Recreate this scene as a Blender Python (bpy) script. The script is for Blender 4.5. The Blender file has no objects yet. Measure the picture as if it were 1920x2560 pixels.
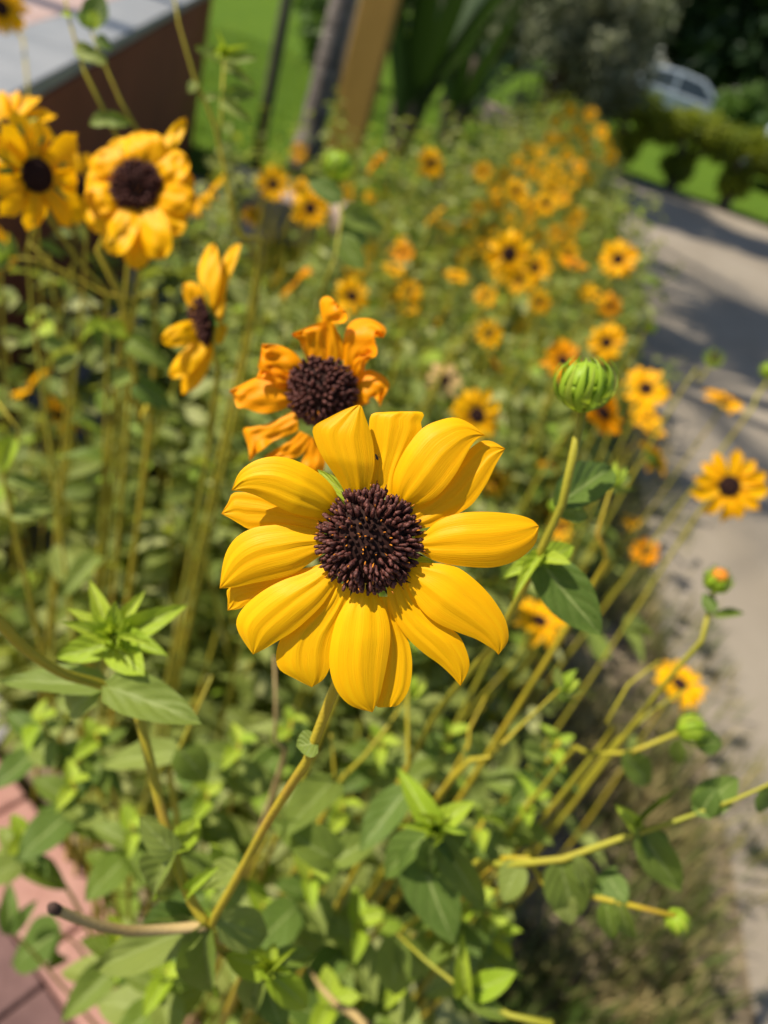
import bpy, math, random
import numpy as np
from mathutils import Vector, Matrix

random.seed(7); rng = np.random.default_rng(11)
S = bpy.context.scene
COL = S.collection

# ------------------------------------------------------------------ camera
FPX, CAMH = 1923.0, 1.25
PITCH, ROLL = math.radians(33), math.radians(20)
Fv = np.array([0, math.cos(PITCH), -math.sin(PITCH)])
R0 = np.array([1.0, 0, 0]); U0 = np.array([0, math.sin(PITCH), math.cos(PITCH)])
Rv = math.cos(ROLL) * R0 + math.sin(ROLL) * U0
Uv = -math.sin(ROLL) * R0 + math.cos(ROLL) * U0
CP = np.array([0, 0, CAMH])
FOCUS = 0.181
cam = bpy.data.cameras.new('camera'); camo = bpy.data.objects.new('camera', cam); COL.objects.link(camo)
cam.sensor_fit = 'VERTICAL'; cam.sensor_height = 36; cam.sensor_width = 27
cam.lens = 36 * FPX / 2560
cam.clip_start = 0.01; cam.clip_end = 400
cam.dof.use_dof = True; cam.dof.focus_distance = FOCUS; cam.dof.aperture_fstop = 8.8
camo.matrix_world = Matrix(((Rv[0], Uv[0], -Fv[0], 0), (Rv[1], Uv[1], -Fv[1], 0), (Rv[2], Uv[2], -Fv[2], CAMH), (0, 0, 0, 1)))
S.camera = camo

# ------------------------------------------------------------------ sky and sun
SUN = np.array([-0.62, -0.125, 0.775]); SUN /= np.linalg.norm(SUN)
W = bpy.data.worlds.new('World'); S.world = W; W.use_nodes = True
nt = W.node_tree; bg = nt.nodes['Background']
sky = nt.nodes.new('ShaderNodeTexSky'); sky.sky_type = 'NISHITA'; sky.sun_disc = False
sky.sun_elevation = math.asin(SUN[2]); sky.sun_rotation = math.atan2(SUN[0], SUN[1]) % (2 * math.pi)
nt.links.new(sky.outputs[0], bg.inputs[0]); bg.inputs[1].default_value = 0.075
sl = bpy.data.lights.new('sun', 'SUN'); sl.energy = 4.3; sl.angle = math.radians(0.53); sl.color = (1.0, 0.91, 0.76)
so = bpy.data.objects.new('sun', sl); COL.objects.link(so); so.location = (-5, -2, 9)
so.rotation_euler = Vector(SUN).to_track_quat('Z', 'Y').to_euler()
S.view_settings.view_transform = 'Standard'; S.view_settings.look = 'None'
S.view_settings.exposure = 0.78; S.view_settings.gamma = 1.0; S.view_settings.use_curve_mapping = False
S.render.engine = 'CYCLES'
S.cycles.use_denoising = True
S.cycles.max_bounces = 7; S.cycles.transmission_bounces = 4; S.cycles.diffuse_bounces = 4

# ------------------------------------------------------------------ helpers
def ray(x, y): return Fv + Rv * (x - 960) / FPX - Uv * (y - 1280) / FPX
def at(x, y, d): return CP + ray(x, y) * d                 # a point d metres along the optical axis
def gnd(x, y, z=0.0):
    r = ray(x, y); return CP + r * ((z - CAMH) / r[2])
def proj(P):
    v = np.asarray(P) - CP; z = v @ Fv
    return 960 + FPX * (v @ Rv) / z, 1280 - FPX * (v @ Uv) / z, z

def new_mesh(name, V, F, smooth=True, uv=None, rnd=None):
    me = bpy.data.meshes.new(name)
    V = np.asarray(V, float)
    if isinstance(F, np.ndarray):
        n, k = F.shape
        me.vertices.add(len(V)); me.vertices.foreach_set('co', V.ravel().astype(np.float32))
        me.loops.add(n * k); me.loops.foreach_set('vertex_index', F.ravel().astype(np.int32))
        me.polygons.add(n); me.polygons.foreach_set('loop_start', np.arange(0, n * k, k, dtype=np.int32))
        me.update(calc_edges=True)
    else:
        me.from_pydata([tuple(v) for v in V], [], F)
    if uv is not None:
        l = np.empty(len(me.loops), np.int32); me.loops.foreach_get('vertex_index', l)
        me.uv_layers.new(name='UVMap').data.foreach_set('uv', np.asarray(uv, np.float32)[l].ravel())
    if rnd is not None:
        a = me.attributes.new('rnd', 'FLOAT', 'POINT'); a.data.foreach_set('value', np.asarray(rnd, np.float32))
    me.polygons.foreach_set('use_smooth', np.full(len(me.polygons), smooth)); me.update()
    return me

def obj(name, me, mat, parent=None, M=None):
    o = bpy.data.objects.new(name, me); COL.objects.link(o)
    if mat is not None and not me.materials: me.materials.append(mat)
    if parent is not None: o.parent = parent
    if M is not None: o.matrix_basis = M
    return o
def wmesh(name, V, F, mat, parent, **k):                 # vertices in world space under a thing
    V = np.asarray(V, float)
    if parent is not None: V = V - np.array(parent['base'])
    return obj(name, new_mesh(name, V, F, **k), mat, parent)
def tag(o, label, cat, group=None):
    o['label'] = label; o['category'] = cat
    if group: o['group'] = group
    return o
def thing(name, label, cat, loc, group=None):
    o = bpy.data.objects.new(name, None); COL.objects.link(o); o.empty_display_size = 0.02
    o.location = tuple(loc); o['base'] = [float(c) for c in loc]
    return tag(o, label, cat, group)
def structure(o): o['kind'] = 'structure'; return o

def spline(P, n):                                        # Catmull-Rom through P, n samples by arc length
    P = np.asarray(P, float)
    if len(P) == 2: return P[0] + (P[1] - P[0]) * np.linspace(0, 1, n)[:, None]
    Q = np.vstack([2 * P[0] - P[1], P, 2 * P[-1] - P[-2]]); out = []
    for i in range(1, len(Q) - 2):
        t = np.linspace(0, 1, 12, endpoint=False)[:, None]
        a, b, c, d = Q[i - 1], Q[i], Q[i + 1], Q[i + 2]
        out.append(0.5 * (2 * b + (c - a) * t + (2 * a - 5 * b + 4 * c - d) * t ** 2 + (3 * b - a - 3 * c + d) * t ** 3))
    out = np.vstack(out + [P[-1:]])
    L = np.r_[0, np.cumsum(np.linalg.norm(np.diff(out, axis=0), axis=1))]
    s = np.linspace(0, L[-1], n)
    return np.stack([np.interp(s, L, out[:, k]) for k in range(out.shape[1])], 1)

def tube(P, r, sides=8, caps=True):                      # P: n x 3 path, r: radius or n radii
    P = np.asarray(P, float); n = len(P); r = np.broadcast_to(r, (n,))
    T = np.gradient(P, axis=0); T /= np.linalg.norm(T, axis=1)[:, None] + 1e-12
    a = np.array([0, 0, 1.0]) if abs(T[0][2]) < .9 else np.array([1.0, 0, 0])
    N = np.cross(T[0], a); N /= np.linalg.norm(N); V = []
    ang = np.linspace(0, 2 * math.pi, sides, endpoint=False)
    for i in range(n):
        N = N - T[i] * (N @ T[i]); N /= np.linalg.norm(N) + 1e-12; B = np.cross(T[i], N)
        V.append(P[i] + r[i] * (np.cos(ang)[:, None] * N + np.sin(ang)[:, None] * B))
    V = np.vstack(V); F = []
    for i in range(n - 1):
        for j in range(sides):
            k = (j + 1) % sides
            F.append((i * sides + j, i * sides + k, (i + 1) * sides + k, (i + 1) * sides + j))
    if caps: F.append(tuple(range(sides))[::-1]); F.append(tuple(range((n - 1) * sides, n * sides)))
    return V, F
def merge(parts):
    V, F, o = [], [], 0
    for v, f in parts:
        V.append(np.asarray(v)); F += [tuple(int(i) + o for i in q) for q in f]; o += len(v)
    return np.vstack(V), F
def grid_faces(nu, nv):
    i, j = np.meshgrid(np.arange(nu - 1), np.arange(nv - 1), indexing='ij')
    a = (i * nv + j).ravel(); return np.stack([a, a + 1, a + nv + 1, a + nv], 1)
def box(x0, x1, y0, y1, z0, z1):
    V = [(x, y, z) for z in (z0, z1) for y in (y0, y1) for x in (x0, x1)]
    return np.array(V, float), [(0, 2, 3, 1), (4, 5, 7, 6), (0, 1, 5, 4), (1, 3, 7, 5), (3, 2, 6, 7), (2, 0, 4, 6)]
def bevel(o, w, seg=2):
    m = o.modifiers.new('bevel', 'BEVEL'); m.width = w; m.segments = seg; m.limit_method = 'ANGLE'; return o

# ------------------------------------------------------------------ materials
class NT:
    def __init__(s, name):
        s.m = bpy.data.materials.new(name); s.m.use_nodes = True; s.t = s.m.node_tree
        s.b = s.t.nodes['Principled BSDF']; s.out = s.t.nodes['Material Output']
    def n(s, kind, **k):
        x = s.t.nodes.new(kind)
        for a, v in k.items():
            if a.startswith('i_'): x.inputs[a[2:].replace('_', ' ')].default_value = v
            else: setattr(x, a, v)
        return x
    def l(s, a, b): s.t.links.new(a, b)
    def coords(s, kind='Object', scale=(1, 1, 1)):
        c = s.n('ShaderNodeTexCoord'); m = s.n('ShaderNodeMapping'); m.inputs['Scale'].default_value = scale
        s.l(c.outputs[kind], m.inputs['Vector']); return m.outputs[0]
    def noise(s, scale, vec=None, detail=4, rough=.55):
        x = s.n('ShaderNodeTexNoise'); x.inputs['Scale'].default_value = scale; x.inputs['Detail'].default_value = detail
        x.inputs['Roughness'].default_value = rough
        if vec is not None: s.l(vec, x.inputs['Vector'])
        return x.outputs['Fac']
    def ramp(s, fac, stops):
        r = s.n('ShaderNodeValToRGB'); e = r.color_ramp.elements
        while len(e) < len(stops): e.new(.5)
        for el, (p, c) in zip(e, stops): el.position = p; el.color = (*c, 1)
        s.l(fac, r.inputs[0]); return r.outputs[0]
    def mix(s, fac, a, b, mode='MIX'):
        x = s.n('ShaderNodeMix'); x.data_type = 'RGBA'; x.blend_type = mode
        for sock, v in ((x.inputs[0], fac), (x.inputs[6], a), (x.inputs[7], b)):
            if hasattr(v, 'is_output'): s.l(v, sock)
            else: sock.default_value = v if isinstance(v, (int, float)) else (*v, 1)
        return x.outputs[2]
    def bump(s, h, strength=.3, dist=.002):
        x = s.n('ShaderNodeBump'); x.inputs['Strength'].default_value = strength; x.inputs['Distance'].default_value = dist
        s.l(h, x.inputs['Height']); s.l(x.outputs[0], s.b.inputs['Normal']); return x.outputs[0]
    def set(s, color=None, rough=.6, spec=.4):
        if color is not None:
            if hasattr(color, 'is_output'): s.l(color, s.b.inputs['Base Color'])
            else: s.b.inputs['Base Color'].default_value = (*color, 1)
        s.b.inputs['Roughness'].default_value = rough; s.b.inputs['Specular IOR Level'].default_value = spec
    def translucent(s, color, w, normal=None):
        t = s.n('ShaderNodeBsdfTranslucent'); m = s.n('ShaderNodeMixShader'); m.inputs[0].default_value = w
        if hasattr(color, 'is_output'): s.l(color, t.inputs[0])
        else: t.inputs[0].default_value = (*color, 1)
        if normal is not None: s.l(normal, t.inputs['Normal'])
        s.l(s.b.outputs[0], m.inputs[1]); s.l(t.outputs[0], m.inputs[2]); s.l(m.outputs[0], s.out.inputs[0])
    def objrand(s): return s.n('ShaderNodeObjectInfo').outputs['Random']
    def attr(s, name): return s.n('ShaderNodeAttribute', attribute_name=name).outputs['Fac']

def petal_mat(name, c0, c1, trans=.3):
    k = NT(name)
    fine = k.noise(1, k.coords('UV', (52, 2.6, 1)), 3)
    broad = k.noise(1, k.coords('UV', (9, 2.0, 1)), 2)
    col = k.ramp(broad, [(.3, c0), (.7, c1)])
    var = k.mix(k.objrand(), (1.0, .93, 1), (1.0, 1.05, 1)); col = k.mix(1.0, col, var, 'MULTIPLY')
    col = k.mix(k.ramp(fine, [(.25, (.55, .55, .55)), (.42, (0, 0, 0))]), col, tuple(c * s for c, s in zip(c0, (.88, .76, 1))))
    # small bruises and nicks, stretched along the veins
    sp = k.noise(1, k.coords('UV', (26, 7, 1)), 2, .5)
    col = k.mix(k.ramp(sp, [(.735, (0, 0, 0)), (.775, (.5, .5, .5))]), col, (.40, .19, .02))
    k.set(col, .42, .13)
    nb = k.bump(fine, .26, .0005)
    k.translucent(tuple(min(1, c * 1.04) for c in c1), trans, nb)
    return k.m
M_petal = petal_mat('petal_yellow', (.90, .435, .002), (.92, .50, .003), .34)
M_petal_o = petal_mat('petal_orange', (.90, .31, .002), (.92, .39, .003), .36)
M_petal_far = petal_mat('petal_golden', (.90, .42, .002), (.92, .49, .003), .36)
M_wither = petal_mat('petal_withered', (.45, .27, .10), (.60, .42, .20), .2)

def simple(name, stops, scale, rough=.7, spec=.3, bump=None, coord='Object', detail=5, stretch=(1, 1, 1)):
    k = NT(name); v = k.coords(coord, stretch); f = k.noise(scale, v, detail); k.set(k.ramp(f, stops), rough, spec)
    if bump: k.bump(k.noise(bump[0], v, 5), bump[1], bump[2])
    return k.m
M_floret = simple('floret_maroon', [(.3, (.024, .006, .004)), (.5, (.080, .020, .014)), (.72, (.19, .068, .052))], 1300, .6, .35, (2500, .6, .0003))
M_core = simple('disc_core', [(.3, (.008, .003, .002)), (.7, (.035, .010, .006))], 700, .8, .2)
M_pollen = simple('pollen_orange', [(.3, (.35, .09, .01)), (.7, (.65, .25, .02))], 800, .8, .2)
M_disc = simple('disc_brown', [(.3, (.020, .008, .006)), (.7, (.075, .028, .020))], 400, .8, .25, (500, .8, .001))

def stem_mat():
    k = NT('stem_olive'); v = k.coords('Object')
    col = k.ramp(k.noise(26, v, 3), [(.3, (.32, .27, .018)), (.55, (.46, .35, .022)), (.75, (.42, .23, .03))])
    col = k.mix(k.objrand(), col, k.mix(.5, col, (.24, .30, .035)))
    k.set(col, .55, .3); k.bump(k.noise(900, v, 2), .35, .0008); k.translucent((.45, .42, .05), .12); return k.m
M_stem = stem_mat()
M_stem_old = simple('stem_dry', [(.3, (.30, .21, .08)), (.7, (.42, .31, .14))], 60, .8, .2, (700, .4, .0008))
M_stem_tip = simple('stem_cut_end', [(.3, (.02, .012, .008)), (.7, (.07, .04, .03))], 300, .9)

def leaf_mat(name, a, b, tr, use_attr=False, w=.34, c=None):
    k = NT(name); v = k.coords('Object')
    r = k.attr('rnd') if use_attr else k.objrand()
    col = k.mix(r, a, b) if c is None else k.ramp(r, [(0, a), (.55, b), (.8, c), (.86, (.20, .33, .02)), (1, (.28, .38, .03))])
    col = k.mix(k.ramp(k.noise(34, v, 3), [(.35, (0, 0, 0)), (.75, (.25, .25, .25))]), col, (.27, .31, .09))
    # paler midrib and side veins
    sx = k.n('ShaderNodeSeparateXYZ'); k.l(k.coords('UV'), sx.inputs[0])
    d = k.n('ShaderNodeMath', operation='ABSOLUTE'); q = k.n('ShaderNodeMath', operation='SUBTRACT'); q.inputs[1].default_value = .5
    k.l(sx.outputs[0], q.inputs[0]); k.l(q.outputs[0], d.inputs[0])
    col = k.mix(k.ramp(d.outputs[0], [(.012, (.55, .55, .55)), (.045, (0, 0, 0))]), col, (.34, .40, .14))
    wv = k.n('ShaderNodeMath', operation='MULTIPLY_ADD'); k.l(d.outputs[0], wv.inputs[0]); wv.inputs[1].default_value = -.9; k.l(sx.outputs[1], wv.inputs[2])
    m2 = k.n('ShaderNodeMath', operation='MULTIPLY'); k.l(wv.outputs[0], m2.inputs[0]); m2.inputs[1].default_value = 9.0
    fr = k.n('ShaderNodeMath', operation='PINGPONG'); k.l(m2.outputs[0], fr.inputs[0]); fr.inputs[1].default_value = 1.0
    col = k.mix(k.ramp(fr.outputs[0], [(0.0, (.22, .22, .22)), (.12, (0, 0, 0))]), col, (.30, .36, .12))
    k.set(col, .55, .22); k.bump(fr.outputs[0], .35, .0008)
    k.translucent(tr, w); return k.m
M_leaf = leaf_mat('leaf_green', (.10, .16, .016), (.235, .275, .065), (.26, .38, .02))
M_leaf_new = leaf_mat('leaf_new', (.23, .35, .014), (.36, .45, .035), (.52, .65, .03))
M_leaf_dark = leaf_mat('leaf_dark', (.055, .105, .014), (.10, .165, .026), (.16, .27, .015))
M_leaf_mass = leaf_mat('leaf_mass', (.070, .115, .014), (.225, .26, .055), (.38, .43, .04), True, .40, (.40, .41, .18))
def bud_mat():
    k = NT('bud_green'); c = k.ramp(k.noise(300, k.coords(), 3), [(.3, (.19, .32, .014)), (.7, (.34, .46, .03))])
    k.set(c, .5, .3); k.translucent((.35, .55, .03), .25); return k.m
M_bud = bud_mat()
M_calyx = simple('calyx_green', [(.3, (.08, .17, .02)), (.7, (.16, .27, .04))], 200, .6)

def ground_mat():
    k = NT('soil'); v = k.coords('Object')
    col = k.ramp(k.noise(9, v, 8, .65), [(.3, (.08, .062, .042)), (.5, (.21, .165, .105)), (.7, (.38, .30, .19))])
    k.set(col, .95, .1); k.bump(k.noise(60, v, 6), .8, .02); return k.m
def road_mat():
    k = NT('concrete_road'); v = k.coords('Object')
    col = k.ramp(k.noise(1.3, v, 8, .6), [(.3, (.225, .19, .145)), (.7, (.295, .255, .20))])
    col = k.mix(k.ramp(k.noise(140, v, 3), [(.4, (0, 0, 0)), (.75, (.4, .4, .4))]), col, (.19, .165, .135))
    col = k.mix(k.ramp(k.noise(.6, k.coords('Object', (3, 1, 1)), 5), [(.5, (0, 0, 0)), (.7, (.5, .5, .5))]), col, (.20, .165, .12))
    k.set(col, .9, .2); k.bump(k.noise(90, v, 5), .4, .004); return k.m
def lawn_mat():
    k = NT('lawn_grass'); v = k.coords('Object')
    col = k.ramp(k.noise(2.2, v, 7, .65), [(.3, (.065, .125, .008)), (.55, (.095, .165, .010)), (.75, (.13, .19, .012))])
    col = k.mix(k.ramp(k.noise(70, v, 3), [(.45, (0, 0, 0)), (.7, (.6, .6, .6))]), col, (.06, .12, .015))
    k.set(col, .9, .1); k.bump(k.noise(120, v, 4), .8, .02); return k.m
M_soil, M_road, M_lawn = ground_mat(), road_mat(), lawn_mat()
M_pave = simple('grey_paving', [(.3, (.19, .19, .20)), (.7, (.31, .30, .30))], 5, .9, .2, (80, .4, .004))
M_wall = simple('wall_brown_paint', [(.3, (.165, .042, .020)), (.7, (.23, .062, .030))], 4, .7, .3, (60, .25, .004))
M_coping = simple('coping_grey', [(.3, (.20, .205, .21)), (.7, (.27, .27, .27))], 9, .45, .5, (150, .2, .002))
M_tile = simple('tile_pink', [(.3, (.36, .235, .195)), (.7, (.44, .31, .265))], 10, .5, .4, (90, .2, .002))
M_joint = simple('joint_dark', [(.3, (.02, .025, .025)), (.7, (.05, .05, .05))], 40, .9)
M_kerb = simple('sandstone_red', [(.3, (.29, .145, .12)), (.7, (.40, .225, .19))], 25, .85, .2, (120, .5, .004))
M_paver_shadow = simple('paver_shadow_tint', [(.3, (.115, .065, .062)), (.7, (.18, .105, .098))], 18, .85, .2, (100, .5, .004))  # cast shadow over the paving, put into this darker colour
M_stone = simple('sandstone_pink', [(.3, (.36, .255, .215)), (.7, (.55, .43, .37))], 7, .9, .2, (30, .6, .02))
M_pole = simple('pole_dark', [(.3, (.045, .05, .025)), (.7, (.09, .095, .045))], 9, .7)
M_post = simple('post_ochre', [(.3, (.27, .155, .030)), (.7, (.35, .21, .045))], 3, .7, .3, (25, .4, .006), stretch=(1, 1, .15))
M_palm = simple('palm_trunk', [(.3, (.10, .085, .075)), (.6, (.23, .20, .18)), (.8, (.36, .31, .27))], 6, .95, .1, (14, 1, .05), stretch=(1, 1, 3))
M_bark = simple('bark', [(.3, (.05, .04, .03)), (.7, (.14, .11, .085))], 9, .95, .1, (18, 1, .04), stretch=(1, 1, .2))
def foliage(name, a, b, tr, w=.25):
    k = NT(name); c = k.mix(k.attr('rnd'), a, b); k.set(c, .55, .3); k.translucent(tr, w); return k.m
M_frond = foliage('frond_green', (.04, .085, .012), (.09, .15, .02), (.14, .24, .02))
M_blade_shade = foliage('blade_shade_green', (.012, .034, .006), (.030, .062, .010), (.04, .09, .008), .2)  # albedo darkened to carry the shade these leaves stand in
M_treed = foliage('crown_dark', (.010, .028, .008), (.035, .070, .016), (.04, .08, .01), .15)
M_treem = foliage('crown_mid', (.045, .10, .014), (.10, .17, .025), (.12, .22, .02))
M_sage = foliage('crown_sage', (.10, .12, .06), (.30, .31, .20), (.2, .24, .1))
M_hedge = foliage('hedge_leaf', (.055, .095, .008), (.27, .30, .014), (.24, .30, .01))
M_grass = foliage('blade_mixed', (.07, .12, .02), (.52, .40, .19), (.3, .28, .08), .3)
M_lawnb = foliage('blade_lawn', (.06, .12, .008), (.12, .19, .012), (.14, .24, .012), .3)
M_car = simple('car_paint_white', [(.3, (.27, .32, .37)), (.7, (.32, .37, .42))], 3, .25, .5)
M_glass = simple('car_glass', [(.3, (.02, .03, .035)), (.7, (.04, .05, .06))], 3, .08, .6)
M_rubber = simple('tyre', [(.3, (.012, .012, .012)), (.7, (.03, .03, .03))], 30, .9)
M_metal = simple('rim_metal', [(.3, (.4, .4, .4)), (.7, (.55, .55, .55))], 10, .35, .6)
M_lampg = simple('lamp_glass', [(.3, (.6, .6, .6)), (.7, (.8, .8, .8))], 10, .1, .6)
M_beetle = simple('beetle_black', [(.3, (.006, .006, .006)), (.7, (.02, .015, .012))], 3000, .3, .5)

# ------------------------------------------------------------------ ground, road, lawn, paving
def sheet(name, polys, z, mat):
    V, F = [], []
    for p in polys:
        F.append(tuple(range(len(V), len(V) + len(p)))); V += [(x, y, z) for x, y in p]
    return structure(obj(name, new_mesh(name, V, F, smooth=False), mat))
sheet('ground', [[(-120, -60), (120, -60), (120, 160), (-120, 160)]], 0, M_soil)
redge = [(0.90 + .03 * math.sin(y * 2.1) + .02 * math.sin(y * 5.3 + 1), y) for y in np.linspace(-4, 12.7, 60)]
sheet('road', [[(9, -4), (9, 12.7)] + redge[::-1]], .006, M_road)
lw = [(-.35 + .25 * math.sin(y * .7) + .05 * math.sin(y * 3), y) for y in np.linspace(3.3, 12.74, 30)]
sheet('lawn', [[(-45, 12.74), (-45, 4.75), (-1.42, 4.7), (-1.05, 3.3)] + lw, [(-60, 12.76), (80, 12.76), (80, 120), (-60, 120)]], .010, M_lawn)
sheet('paving', [[(-6, -1.5), (-.45, -1.5), (-.5, 1.0), (-.72, 1.9), (-1.0, 3.2), (-1.35, 4.6), (-6, 4.6)]], .006, M_pave)

# blades: lawn near the bed, dry verge by the road
def blades(name, pts, h, w, mat, rnd, kind='stuff', bend=.5):
    n = len(pts); az = rng.uniform(0, 6.283, n); hh = h * rng.uniform(.5, 1.3, n); ln = rng.uniform(.1, 1, n) * bend * hh
    d = np.stack([np.cos(az), np.sin(az), 0 * az], 1); s = np.stack([-np.sin(az), np.cos(az), 0 * az], 1) * (w * rng.uniform(.6, 1.4, n))[:, None]
    up = np.array([0, 0, 1.0])
    P0, P1 = pts - s, pts + s
    m = pts + up * (hh * .6)[:, None] + d * (ln * .35)[:, None]
    t = pts + up * hh[:, None] + d * ln[:, None]
    V = np.stack([P0, P1, m + s * .7, m - s * .7, t], 1).reshape(-1, 3)
    b = (np.arange(n) * 5)[:, None]
    F = np.vstack([b + np.array([[0, 1, 2]]), b + np.array([[0, 2, 3]]), b + np.array([[3, 2, 4]])])
    o = obj(name, new_mesh(name, V, F, rnd=np.repeat(rnd, 5)), mat); o['kind'] = kind; return o
n = 70000
P = np.stack([rng.uniform(.05, 1.05, n), .25 + rng.uniform(0, 1, n) ** 1.6 * 9.5, np.zeros(n)], 1)
patch = np.sin(P[:, 0] * 13 + 2 * np.sin(P[:, 1] * 5)) + np.sin(P[:, 1] * 9 + P[:, 0] * 4) + rng.normal(0, .7, n)
keep = (patch > -.6) & ((P[:, 0] < .86) | (rng.random(n) < .25)); P, patch = P[keep], patch[keep]
o = blades('verge_grass', P, .085, .0024, M_grass, np.clip(.42 - .22 * (P[:, 1] < 1.4) - .32 * patch * np.sign(np.sin(P[:, 1] * 3.1 + 1)) + rng.normal(0, .2, len(P)), 0, 1))
tag(o, 'patchy dry and green grass on the verge beside the road', 'grass')
n = 30000
yy = 3.35 + rng.uniform(0, 1, n) ** 1.5 * 9.3; xx = rng.uniform(-4.6, .3, n)
keep = (xx < -.38 + .25 * np.sin(yy * .7)) & ((yy > 4.75) | (xx > -1.05 - .26 * (yy - 3.3)))
o = blades('lawn_grass', np.stack([xx, yy, np.full(n, .008)], 1)[keep], .06, .003, M_lawnb, rng.random(keep.sum()))
tag(o, 'short bright green lawn grass behind the brown wall', 'grass')

# ------------------------------------------------------------------ brown wall with coping
A = np.array([-.7856, 1.2281]); WD = np.array([-.2919, .9564]); WN = np.array([.9564, .2919])   # face, along, towards the bed
def wbox(s0, s1, d0, d1, z0, z1):                       # box in wall coordinates: along s, depth d behind the face
    V = []
    for z in (z0, z1):
        for d in (d0, d1):
            for s in (s0, s1): p = A + WD * s - WN * d; V.append((p[0], p[1], z))
    return np.array(V), [(0, 2, 3, 1), (4, 5, 7, 6), (0, 1, 5, 4), (1, 3, 7, 5), (3, 2, 6, 7), (2, 0, 4, 6)]
s1 = 4.32
w = thing('garden_wall', 'dark brown painted wall with grey coping and pink tiled top', 'wall', (A[0], A[1], 0))
bevel(wmesh('wall_body', *wbox(-.1, s1, .012, 1.9, 0, .885), M_wall, w, smooth=False), .006)
wmesh('joint', *wbox(-.095, s1 - .005, .022, 1.89, .885, .899), M_joint, w, smooth=False)
for i in range(6):
    a, b = -.11 + i * (s1 + .12) / 6, -.11 + (i + 1) * (s1 + .12) / 6 - .004
    bevel(wmesh('coping_slab', *wbox(a, b, 0, .165, .899, .93), M_coping, w, smooth=False), .004)
for i in range(8):
    for j in range(3):
        a = -.11 + i * (s1 + .12) / 8; b = -.11 + (i + 1) * (s1 + .12) / 8 - .005
        bevel(wmesh('tile', *wbox(a, b, .170 + j * .57, .170 + j * .57 + .565, .899, .927 + rng.uniform(-.001, .001)), M_tile, w, smooth=False), .003)
st = thing('concrete_step', 'low grey concrete step against the foot of the brown wall', 'step', (A[0], A[1], 0))
bevel(wmesh('tread', *wbox(-.3, .75, -.16, .010, 0, .13), M_pave, st, smooth=False), .012, 3)
bevel(wmesh('upper_tread', *wbox(-.3, .42, -.08, .008, .131, .25), M_pave, st, smooth=False), .012, 3)

# red sandstone kerb and shadow-coloured pavers at the near corner of the bed
kd = np.array([.27, -.155]); kd /= np.linalg.norm(kd); kn = np.array([-kd[1], kd[0]])
K0 = np.array([-.385, .674]); KERB_N = kn
def kbox(s0, s1_, d0, d1, z0, z1):
    V = []
    for z in (z0, z1):
        for d in (d0, d1):
            for s in (s0, s1_): p = K0 + kd * s - kn * d; V.append((p[0], p[1], z))
    return np.array(V), [(0, 1, 3, 2), (4, 6, 7, 5), (0, 4, 5, 1), (1, 5, 7, 3), (3, 7, 6, 2), (2, 6, 4, 0)]
kt = thing('bed_kerb', 'pink sandstone kerb closing the near corner of the flower bed', 'kerb', (K0[0], K0[1], 0))
for i in range(5):
    bevel(wmesh('kerb_stone', *kbox(-.42 + i * .22, -.42 + i * .22 + .216, -.004 + rng.uniform(-.003, .003), .105, 0, .10 + rng.uniform(-.002, .002)), M_kerb, kt, smooth=False), .007, 3)
pv = thing('paver_row', 'pavers with a cast shadow painted into their colour along the pink sandstone kerb', 'pavers', (K0[0] - .05, K0[1] - .12, 0))
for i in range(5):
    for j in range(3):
        bevel(wmesh('paver', *kbox(-.45 + i * .24, -.45 + i * .24 + .236, .109 + j * .16, .109 + j * .16 + .156, 0, .085 + rng.uniform(-.002, .002)), M_paver_shadow, pv, smooth=False), .004)

# pink stone blocks on the left edge of the bed
def rock(label, c, size, rot):
    o = thing('stone_block', label, 'stone', (c[0], c[1], 0), 'pink stones edging the bed')
    V, F = box(-.5, .5, -.5, .5, 0, 1); V = V * np.array(size)
    V[:, :2] += rng.normal(0, .02, (8, 2)); V[4:, 2] += rng.normal(0, .012, 4)
    cr, sr = math.cos(rot), math.sin(rot); V[:, :2] = V[:, :2] @ np.array([[cr, sr], [-sr, cr]])
    V += np.array([c[0], c[1], 0]); bevel(wmesh('block', V, F, M_stone, o, smooth=False), .03, 3)
rock('pale pink stone block lying between the bed and the lawn, largest of the edging stones', gnd(690, 590), (.52, .34, .26), .5)
rock('small pink stone block at the bed edge next to the largest edging stone', gnd(850, 585), (.34, .26, .15), .2)
rock('pale tan stone lying behind the far end of the flower bed', gnd(1275, 335), (1.0, .35, .3), .3)
rock('low pink stone block at the bed edge half hidden near the wall', gnd(560, 640), (.36, .24, .14), .9)

# ------------------------------------------------------------------ pole, post, palms
def vpole(name, label, cat, base, h, r, mat, sides=10, lean=(0, 0), square=False):
    o = thing(name, label, cat, base)
    top = np.array(base) + np.array([lean[0], lean[1], h])
    if square:
        V, F = box(-r, r, -r * .7, r * .7, 0, h); V += np.array(base)
        bevel(wmesh('shaft', V, F, mat, o, smooth=False), .01)
        V, F = box(-r * 1.12, r * 1.12, -r * .82, r * .82, h + .001, h + .06); V += np.array(base); wmesh('cap', V, F, mat, o, smooth=False)
        V, F = box(-r * 1.1, r * 1.1, -r * .8, r * .8, 0, .07); V += np.array(base); wmesh('foot', V, F, mat, o, smooth=False)
    else:
        wmesh('shaft', *tube(spline([base, top], 12), r, sides), mat, o)
        wmesh('cap', *tube(np.array([top - [0, 0, .01], top + [0, 0, .03]]), r * 1.4, sides), mat, o)
        wmesh('foot', *tube(np.array([np.array(base), np.array(base) + [0, 0, .04]]), r * 2, sides), mat, o)
    return o
vpole('metal_pole', 'thin dark green pole standing on the lawn beside the palm trunk', 'pole', gnd(634, 440), 3.2, .038, M_pole)
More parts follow.
